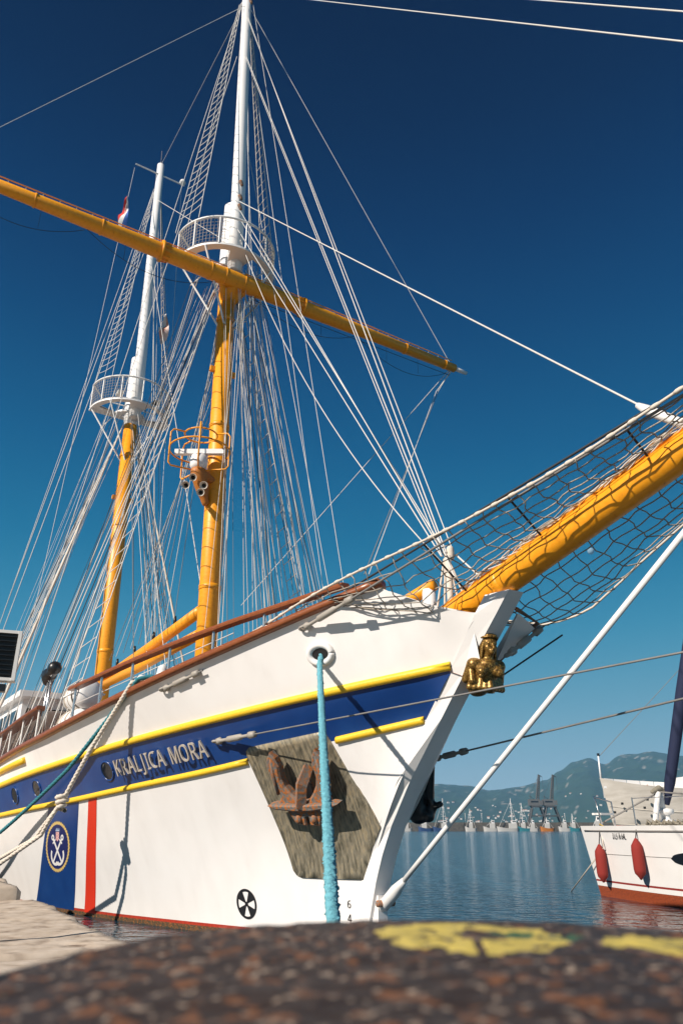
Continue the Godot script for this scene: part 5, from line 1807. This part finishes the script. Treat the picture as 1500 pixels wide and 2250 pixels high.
func quad_end(parent: Node, half: Callable) -> void:
	var st := begin(false)
	for k in 6:
		var y0 := lerpf(-0.5, 1.66, k / 6.0)
		var y1 := lerpf(-0.5, 1.66, (k + 1) / 6.0)
		quad(st, Vector3(-12, y0, half.call(-12.0, y0)), Vector3(-12, y1, half.call(-12.0, y1)), Vector3(-12, y1, -half.call(-12.0, y1)), Vector3(-12, y0, -half.call(-12.0, y0)))
	obj("transom", done(st), M.gelcoat, parent)

# ------------------------------------------------------------------ the worn white ship behind it
func build_grey_ship() -> void:
	var z := -85.0
	var pt := func(px: float, py: float, dz := 0.0) -> Vector3: return at_z(px, py, z + dz)
	var root := thing("old_ship", "worn greyish white ship with high bow and red underwater paint behind the sailing boat", "ship", Vector3(pt.call(1345, 1815).x, 0, z))
	var o := root.position
	# rows from rail to water: stem x by height, then the near side running aft (to the right)
	var rows := [[1316.0, 1709.0], [1324.0, 1735.0], [1333.0, 1768.0], [1341.0, 1796.0], [1345.0, 1808.0], [1352.0, 1822.0]]
	var aft := [[1316.0, 1709.0], [1370.0, 1722.0], [1410.0, 1737.0], [1450.0, 1744.0], [1500.0, 1748.0], [1800.0, 1758.0]]
	var stem := []
	for r in rows:
		stem.append(pt.call(r[0], r[1]))
	var water: Vector3 = pt.call(1352, 1822)
	var near := func(i: float, f: float) -> Vector3:
		# i along (metres aft of the stem), f from rail (0) to water (1)
		var sp: Vector3
		var k := f * (stem.size() - 1)
		var j := mini(int(k), stem.size() - 2)
		sp = (stem[j] as Vector3).lerp(stem[j + 1], k - j)
		var out := 3.6 * (1.0 - exp(-i / 4.5)) * (1.0 - 0.45 * f)
		var drop := 1.65 * (1.0 - exp(-i / 5.0)) * (1.0 - f)
		return Vector3(sp.x + i * 0.93, sp.y - drop, sp.z + out + i * 0.25) - o
	var st := begin()
	var st2 := begin()
	for i in 40:
		for k in 16:
			var a := pow(i / 40.0, 1.5) * 45.0
			var b := pow((i + 1) / 40.0, 1.5) * 45.0
			var f0 := k / 16.0
			var f1 := (k + 1) / 16.0
			quad(st if k < 14 else st2, near.call(a, f0), near.call(b, f0), near.call(b, f1), near.call(a, f1))
	var hull := obj("hull", done(st), M.greyhull, root)
	obj("underwater_paint", done(st2), M.boot, hull)
	# belt ledges
	for f in [0.42, 0.84]:
		obj("belt", tube(range(24).map(func(k): return near.call(0.2 + k * 1.5, f) + Vector3(0, 0, 0.03)), 0.05, 6), M.greyhull, hull)
	# far bulwark seen over the near side, in panels
	for k in 9:
		var x0 := 0.25 + k * 1.55
		var t0 := 1.0 - exp(-x0 / 5.0)
		var t1 := 1.0 - exp(-(x0 + 1.5) / 5.0)
		var p0: Vector3 = stem[0] - o + Vector3(x0 * 0.93, 0, -3.2 * t0 + x0 * 0.25)
		var p1: Vector3 = stem[0] - o + Vector3((x0 + 1.5) * 0.93, 0, -3.2 * t1 + (x0 + 1.5) * 0.25)
		var pn := begin(false)
		var h0 := -0.055 * x0
		var h1 := -0.055 * (x0 + 1.5)
		quad(pn, p0 + Vector3(0, h0, 0), p1 + Vector3(0, h1, 0), p1 + Vector3(0, h1 - 2.0, 0), p0 + Vector3(0, h0 - 2.0, 0))
		obj("bulwark_panel", done(pn), M.white, root)
	# foredeck and deckhouse
	var fd := begin(false)
	for i in 20:
		var xa := 0.6 + i * 1.0
		var xb := 1.6 + i * 1.0
		quad(fd, near.call(xa, 0.16) + Vector3(0, 0, -0.1), near.call(xb, 0.16) + Vector3(0, 0, -0.1), near.call(xb, 0.16) * Vector3(1, 1, 0) + Vector3(0, 0, xb * 0.25 - 3.0 * (1.0 - exp(-xb / 5.0))), near.call(xa, 0.16) * Vector3(1, 1, 0) + Vector3(0, 0, xa * 0.25 - 3.0 * (1.0 - exp(-xa / 5.0))))
	obj("foredeck", done(fd), M.greyhull, root)
	var hp: Vector3 = pt.call(1500, 1728) - o
	obj("deckhouse", box(Vector3(pt.call(1476, 1730).x - o.x + 5.0, hp.y - 1.0, 1.5), Vector3(10.0, 3.6, 4.5)), M.white, root)
	var pc: Vector3 = pt.call(1477, 1730) - o
	obj("deckhouse_port", tube([Vector3(pc.x + 0.6, pc.y, 3.74), Vector3(pc.x + 0.6, pc.y, 3.78)], 0.2, 14), M.black, root)
	obj("jackstaff", tube([stem[0] - o + Vector3(0.15, -0.2, 0), (pt.call(1313, 1660) as Vector3) - o], [0.11, 0.08], 8), M.white, root)
	obj("staff_lamp", box((pt.call(1313, 1658) as Vector3) - o, Vector3(0.22, 0.25, 0.22)), M.black, root)
	line("forestay", (pt.call(1315, 1662) as Vector3) - o, (pt.call(1520, 1440) as Vector3) - o, 0.03, M.grey_rope, root)
	for q in [[1326, 1730], [1363, 1766], [1418, 1757], [1412, 1775], [1347, 1785]]:
		var ps: Vector3 = (pt.call(q[0], q[1], 3.0) as Vector3) - o
		obj("hull_scupper", box(ps + Vector3(0, 0, 0.4), Vector3(0.16, 0.22, 0.3)), M.matte if q[0] > 1340 else M.white, hull)
	# person on the foredeck
	var pp: Vector3 = pt.call(1423, 1742, 1.6)
	var person := thing("person", "person in a dark shirt standing on the worn ship's foredeck", "person", pp - Vector3(0, 0.95, 0))
	obj("body", blob_mesh([[Vector3(-0.1, 0.0, 0), Vector3(-0.09, 0.85, 0), 0.08, 0.11], [Vector3(0.1, 0.0, 0), Vector3(0.09, 0.85, 0), 0.08, 0.11], [Vector3(0, 0.9, 0), Vector3(0, 1.35, 0), 0.16, 0.19], [Vector3(-0.2, 1.4, 0), Vector3(-0.3, 1.1, 0.05), 0.07, 0.06], [Vector3(0.2, 1.4, 0), Vector3(0.32, 1.12, 0.05), 0.07, 0.06], [Vector3(0.32, 1.12, 0.05), Vector3(0.18, 0.95, 0.2), 0.06, 0.05], [Vector3(-0.3, 1.1, 0.05), Vector3(-0.2, 0.92, 0.22), 0.06, 0.05]], Vector3(-0.5, -0.15, -0.3), Vector3(0.5, 1.65, 0.4), 0.05, 0.05), M.matte, person)
	obj("head", blob_mesh([[Vector3(0, 1.5, 0.02), Vector3(0, 1.66, 0.03), 0.06, 0.1], [Vector3(0, 1.64, 0.12), Vector3(0, 1.62, 0.14), 0.02, 0.02]], Vector3(-0.2, 1.38, -0.15), Vector3(0.2, 1.85, 0.25), 0.03, 0.03), M.skin, person)

# ------------------------------------------------------------------ far harbour
func build_harbour() -> void:
	var z := -480.0
	var x_of := func(px: float) -> float: return at_z(px, 1822, z).x
	var k := 480.0 / 1790.0
	# breakwater wall
	var wall := obj("breakwater", box(Vector3((x_of.call(600.0) + x_of.call(1700.0)) / 2, 2.4, z - 9), Vector3(x_of.call(1700.0) - x_of.call(600.0), 5.0, 5)), M.concrete)
	tag(wall, "long low dark breakwater wall across the far side of the harbour", "breakwater")
	# fishing boats: px, length in px, hull colour, cabin place, mast height px
	var list := [
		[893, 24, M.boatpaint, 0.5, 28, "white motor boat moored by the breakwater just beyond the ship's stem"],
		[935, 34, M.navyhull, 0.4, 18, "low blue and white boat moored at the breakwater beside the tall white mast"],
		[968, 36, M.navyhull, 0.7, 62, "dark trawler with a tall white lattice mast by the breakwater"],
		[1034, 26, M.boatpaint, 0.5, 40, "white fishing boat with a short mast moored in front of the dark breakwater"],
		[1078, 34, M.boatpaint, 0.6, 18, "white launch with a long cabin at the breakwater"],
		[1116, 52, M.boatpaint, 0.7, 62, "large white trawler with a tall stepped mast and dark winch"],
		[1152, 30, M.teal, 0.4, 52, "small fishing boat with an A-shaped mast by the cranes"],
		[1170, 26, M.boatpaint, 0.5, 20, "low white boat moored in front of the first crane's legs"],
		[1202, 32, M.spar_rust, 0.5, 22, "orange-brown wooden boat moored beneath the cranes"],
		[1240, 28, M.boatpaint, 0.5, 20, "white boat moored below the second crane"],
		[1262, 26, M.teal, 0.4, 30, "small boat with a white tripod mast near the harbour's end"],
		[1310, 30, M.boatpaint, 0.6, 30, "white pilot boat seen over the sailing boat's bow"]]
	for q in list:
		var near: float = z + 6.0 if q[0] < 1300 else -250.0
		var kk := absf(near) / 1790.0
		var L: float = q[1] * kk
		var b := thing("fishing_boat", q[5], "boat", Vector3(at_z(q[0], 1822, near).x, 0, near), 0.0, "boats moored along the breakwater")
		var st := begin()
		var h := 6.0 * kk
		for i in 12:
			for side in [1.0, -1.0]:
				var x0: float = -L / 2 + L * i / 12.0
				var x1: float = -L / 2 + L * (i + 1) / 12.0
				var w0 := L * 0.16 * sqrt(maxf(0.0, 1.0 - pow(i / 12.0 * 1.9 - 0.9, 4.0)))
				var w1 := L * 0.16 * sqrt(maxf(0.0, 1.0 - pow((i + 1) / 12.0 * 1.9 - 0.9, 4.0)))
				var t0 := h * (1.0 + 0.7 * pow(absf(i / 12.0 - 0.65) * 1.6, 2.0))
				var t1 := h * (1.0 + 0.7 * pow(absf((i + 1) / 12.0 - 0.65) * 1.6, 2.0))
				quad(st, Vector3(x0, t0, w0 * side), Vector3(x1, t1, w1 * side), Vector3(x1 * 0.92, -0.3, w1 * 0.8 * side), Vector3(x0 * 0.92, -0.3, w0 * 0.8 * side))
				quad(st, Vector3(x0, t0 - 0.2, 0), Vector3(x1, t1 - 0.2, 0), Vector3(x1, t1 - 0.2, w1 * side), Vector3(x0, t0 - 0.2, w0 * side))
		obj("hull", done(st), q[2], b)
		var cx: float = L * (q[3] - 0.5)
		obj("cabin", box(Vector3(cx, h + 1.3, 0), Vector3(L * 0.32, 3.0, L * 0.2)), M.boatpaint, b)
		obj("wheelhouse", box(Vector3(cx + L * 0.05, h + 3.4, 0), Vector3(L * 0.17, 1.7, L * 0.16)), M.white, b)
		obj("window_band", box(Vector3(cx + L * 0.05, h + 3.6, L * 0.082), Vector3(L * 0.14, 0.6, 0.06)), M.glass, b)
		var mh: float = q[4] * kk
		obj("mast", tube([Vector3(cx - L * 0.02, h, 0), Vector3(cx - L * 0.02, h + mh, 0)], [0.22, 0.12], 6), M.whitemetal, b)
		line("boat_stay", Vector3(cx - L * 0.02, h + mh * 0.9, 0), Vector3(-L * 0.42, h, 0), 0.06, M.whitemetal, b)
		line("boat_stay", Vector3(cx - L * 0.02, h + mh * 0.9, 0), Vector3(L * 0.42, h, 0), 0.06, M.whitemetal, b)
		if q[4] > 35:
			for j in 4:
				line("crosstree", Vector3(cx - L * 0.02 - 1.2 + 0.2 * j, h + mh * (0.4 + 0.14 * j), 0), Vector3(cx - L * 0.02 + 1.2 - 0.2 * j, h + mh * (0.4 + 0.14 * j), 0), 0.1, M.whitemetal, b)
			obj("winch_gear", blob_mesh([[Vector3(-L * 0.2, h + 1.0, 0), Vector3(-L * 0.1, h + 3.0, 0), 0.8, 0.4], [Vector3(-L * 0.28, h + 5.5, 0), Vector3(-L * 0.12, h + 2.0, 0), 0.18, 0.22]], Vector3(-L * 0.45, h - 0.2, -1.2), Vector3(0, h + 6.4, 1.2), 0.4, 0.3), M.matte, b)
	# lamp posts on the wall
	for px in [1028, 1065, 1135, 1252]:
		var lp := thing("wall_lamp_post", "thin lamp post standing on the far breakwater", "lamp post", Vector3(x_of.call(float(px)), 4.9, z - 9), 0.0, "lamp posts along the breakwater")
		obj("pole", tube([Vector3.ZERO, Vector3(0, 5.0, 0)], 0.09, 6), M.whitemetal, lp)
		obj("lamp_head", box(Vector3(0, 5.0, 0), Vector3(0.8, 0.15, 0.3)), M.whitemetal, lp)
	# two portal cranes
	for q in [[1190.0, "grey portal crane with raised lattice jib, the one over the orange-brown boat"], [1222.0, "grey portal crane with raised lattice jib, the one nearer the sailing boat's bow"]]:
		var c := thing("portal_crane", q[1], "crane", Vector3(x_of.call(q[0]), 4.9, z - 9), 0.0, "portal cranes on the breakwater")
		for sd in [-1.0, 1.0]:
			for dz in [-2.2, 2.2]:
				line("leg", Vector3(5.2 * sd, 0, dz), Vector3(2.6 * sd, 8.5, dz * 0.7), 0.5, M.crane, c)
		obj("portal_beam", box(Vector3(0, 3.6, 0), Vector3(9.0, 0.7, 4.5)), M.crane, c)
		obj("slewing_deck", box(Vector3(0, 8.9, 0), Vector3(6.5, 0.9, 5)), M.crane, c)
		obj("machinery_house", box(Vector3(-1.2, 11.2, 0), Vector3(6.6, 3.6, 4)), M.concrete_pale, c)
		obj("operator_cab", box(Vector3(2.8, 11.0, 1.5), Vector3(2.0, 2.6, 2)), M.concrete_pale, c)
		obj("house_window", box(Vector3(-1.2, 11.6, 2.03), Vector3(4.5, 0.9, 0.06)), M.glass, c)
		var st := begin(false)
		var a0 := Vector3(1.0, 12.5, 0)
		var a1 := Vector3(3.4, 27.0, 0)
		for off in [Vector3(-0.8, 0, 0.6), Vector3(0.8, 0, 0.6), Vector3(-0.8, 0, -0.6), Vector3(0.8, 0, -0.6)]:
			add_tube(st, [a0 + off, a1 + off * 0.55], 0.26, 4)
		for j in 14:
			var p := a0.lerp(a1, j / 14.0)
			var p2 := a0.lerp(a1, (j + 1) / 14.0)
			var w := lerpf(0.8, 0.32, j / 14.0)
			add_tube(st, [p + Vector3(-w, 0, 0.6), p2 + Vector3(w, 0, 0.5)], 0.17, 4)
			add_tube(st, [p + Vector3(w, 0, 0.6), p2 + Vector3(-w, 0, 0.5)], 0.17, 4)
		obj("jib", done(st), M.crane, c)
		line("jib_head", a1 + Vector3(-0.6, 0.3, 0), a1 + Vector3(1.8, -1.2, 0), 0.22, M.crane, c)
		line("luffing_rope", Vector3(-3.5, 15.0, 0), a1, 0.07, M.crane, c)
		line("a_frame", Vector3(-3.0, 12.5, 0.8), Vector3(-3.5, 15.0, 0), 0.15, M.crane, c)
		line("a_frame", Vector3(0.0, 12.5, -0.8), Vector3(-3.5, 15.0, 0), 0.15, M.crane, c)
		line("hook_rope", a1 + Vector3(1.8, -1.2, 0), a1 + Vector3(1.8, -9.0, 0), 0.06, M.crane, c)

# ------------------------------------------------------------------ near things
func build_small_things() -> void:
	# the iron bollard right before the lens
	var c := Vector3(0.078, 0.806, -0.5)
	var bol := thing("iron_bollard", "rusty iron bollard head with flaking yellow paint, close by on the quay", "bollard", c)
	var top := 0.728
	var prof := []
	for q in [[0.17, -0.02], [0.16, 0.3], [0.15, 0.5], [0.2, 0.57], [0.285, 0.62], [0.305, 0.66], [0.307, 0.69], [0.303, 0.704], [0.299, 0.709], [0.294, 0.709], [0.29, 0.702], [0.288, 0.685], [0.28, 0.672], [0.24, 0.67]]:
		prof.append(Vector2(q[0], q[1]))
	obj("post", lathe(prof, 96), M.iron, bol)
	var st := SurfaceTool.new()
	st.begin(Mesh.PRIMITIVE_TRIANGLES)
	st.set_smooth_group(0)
	var n := FastNoiseLite.new()
	n.seed = 3
	n.frequency = 26.0
	n.fractal_octaves = 4
	var nr := 60
	var na := 180
	for i in nr:
		for k in na:
			for w in [[i, k], [i + 1, k], [i + 1, k + 1], [i, k], [i + 1, k + 1], [i, k + 1]]:
				var r: float = 0.285 * w[0] / nr
				var a: float = TAU * (w[1] % na) / na
				var x := cos(a) * r
				var zz := sin(a) * r
				var y := top - 0.012 * pow(r / 0.285, 2.0) - 0.045 * pow(clampf((r - 0.265) / 0.02, 0.0, 1.0), 2.5) + n.get_noise_2d(x, zz) * 0.0025
				st.set_uv(Vector2(0.5 + x / 0.6, 0.5 + zz / 0.6))
				st.add_vertex(Vector3(x, y, zz))
	st.index()
	st.generate_normals()
	st.generate_tangents()
	var bm := StandardMaterial3D.new()
	bm.albedo_texture = bollard_picture()
	bm.roughness = 0.55
	bm.heightmap_enabled = true
	bm.heightmap_texture = noise_tex(0.02, [], false, 4.0, 5, FastNoiseLite.TYPE_SIMPLEX_SMOOTH, 512, 14)
	bm.heightmap_scale = 0.4
	obj("cap", st.commit(), bm, bol)
	# black floodlight in a white frame on a bent white pole
	var fl := thing("floodlight", "black floodlight in a white frame on a bent white pole standing on the quay", "floodlight", Vector3(-3.02, 0.75, -6.3))
	obj("panel", box(Vector3(0.0, 2.2, 0.0), Vector3(0.5, 0.38, 0.09), Basis(Vector3.UP, 0.35)), M.grille, fl)
	var fr := Basis(Vector3.UP, 0.35)
	for q in [[Vector3(0, 2.4, 0), Vector3(0.56, 0.025, 0.12)], [Vector3(0, 2.0, 0), Vector3(0.56, 0.025, 0.12)], [Vector3(0.265, 2.2, 0), Vector3(0.028, 0.42, 0.13)], [Vector3(-0.265, 2.2, 0), Vector3(0.028, 0.42, 0.13)]]:
		obj("frame", box(fr * (q[0] - Vector3(0, 2.2, 0)) + Vector3(0, 2.2, 0), q[1], fr), M.whitemetal, fl)
	for k in 9:
		obj("louvre", box(fr * Vector3(0, -0.16 + 0.04 * k, 0.05) + Vector3(0, 2.2, 0), Vector3(0.48, 0.008, 0.03), fr), M.black, fl)
	obj("bracket", box(Vector3(0.02, 1.93, 0), Vector3(0.4, 0.06, 0.08), fr), M.black, fl)
	obj("pole", tube([Vector3(0.2, 0, 0), Vector3(0.2, 1.4, 0), Vector3(0.19, 1.6, 0), Vector3(0.12, 1.74, 0), Vector3(0.0, 1.8, 0), Vector3(-0.2, 1.82, 0)], 0.03, 10), M.whitemetal, fl)
	obj("bracket_stem", tube([Vector3(-0.1, 1.8, 0), Vector3(-0.1, 1.95, 0)], 0.03, 8), M.black, fl)
	# the moon in the daylight sky
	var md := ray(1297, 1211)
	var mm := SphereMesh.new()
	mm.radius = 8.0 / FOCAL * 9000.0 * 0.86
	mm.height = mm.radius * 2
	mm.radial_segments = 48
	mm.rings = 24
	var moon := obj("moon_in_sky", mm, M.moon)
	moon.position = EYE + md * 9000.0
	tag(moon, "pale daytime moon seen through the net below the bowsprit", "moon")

func bollard_picture() -> ImageTexture:
	var n := 1024
	var img := Image.create(n, n, false, Image.FORMAT_RGB8)
	var a := FastNoiseLite.new()
	a.seed = 5
	a.frequency = 0.007
	a.fractal_octaves = 6
	var b := FastNoiseLite.new()
	b.seed = 6
	b.frequency = 0.02
	b.fractal_octaves = 4
	for i in n:
		for j in n:
			var x := ((i + 0.5) / n - 0.5) * 0.6 + 0.078
			var z := ((j + 0.5) / n - 0.5) * 0.6 - 0.5
			var u := a.get_noise_2d(i, j)
			var v := b.get_noise_2d(i, j)
			# corroded iron of one brown, with spots of rust bloom and chips of old primer
			var c := Color(0.034, 0.022, 0.016)
			if v < -0.27:
				c = Color(0.17, 0.07, 0.028)
			var chip := b.get_noise_2d(i * 1.9 + 700, j * 1.9)
			if chip > 0.4:
				c = Color(0.32, 0.25, 0.19)
			# yellow rings of old paint: centre, half sizes, hole
			for q in [[0.088, -0.592, 0.062, 0.096, 0.098, -0.585, 0.017, 0.03], [0.224, -0.55, 0.056, 0.058, 0.236, -0.545, 0.021, 0.02]]:
				var e := Vector2((x - q[0]) / q[2], (z - q[1]) / q[3]).length() + u * 0.1 + v * 0.12
				var h := Vector2((x - q[4]) / q[6], (z - q[5]) / q[7]).length() + v * 0.3
				var slit: bool = absf(x - q[4] + 0.008 + (z - q[5]) * 0.1) < 0.0025 and z > q[5]
				if e < 1.0 and h > 1.0 and not slit and v < 0.3:
					c = Color(0.6, 0.47, 0.1)
			if Vector2((x - 0.13) / 0.045, (z + 0.58) / 0.03).length() + v < 0.55 and u < -0.05:
				c = Color(0.03, 0.1, 0.05)
			img.set_pixel(i, j, c.linear_to_srgb())
	return ImageTexture.create_from_image(img)

func to_px(w: Vector3) -> Vector2:
	# where a point of the place falls in the photograph's 1500 x 2250
	var c := cos(deg_to_rad(PITCH))
	var n := sin(deg_to_rad(PITCH))
	var y := w.y - EYE.y
	var d := -w.z * c + y * n
	return Vector2(750.0 + w.x / d * FOCAL, 1125.0 - (y * c + w.z * n) / d * FOCAL)
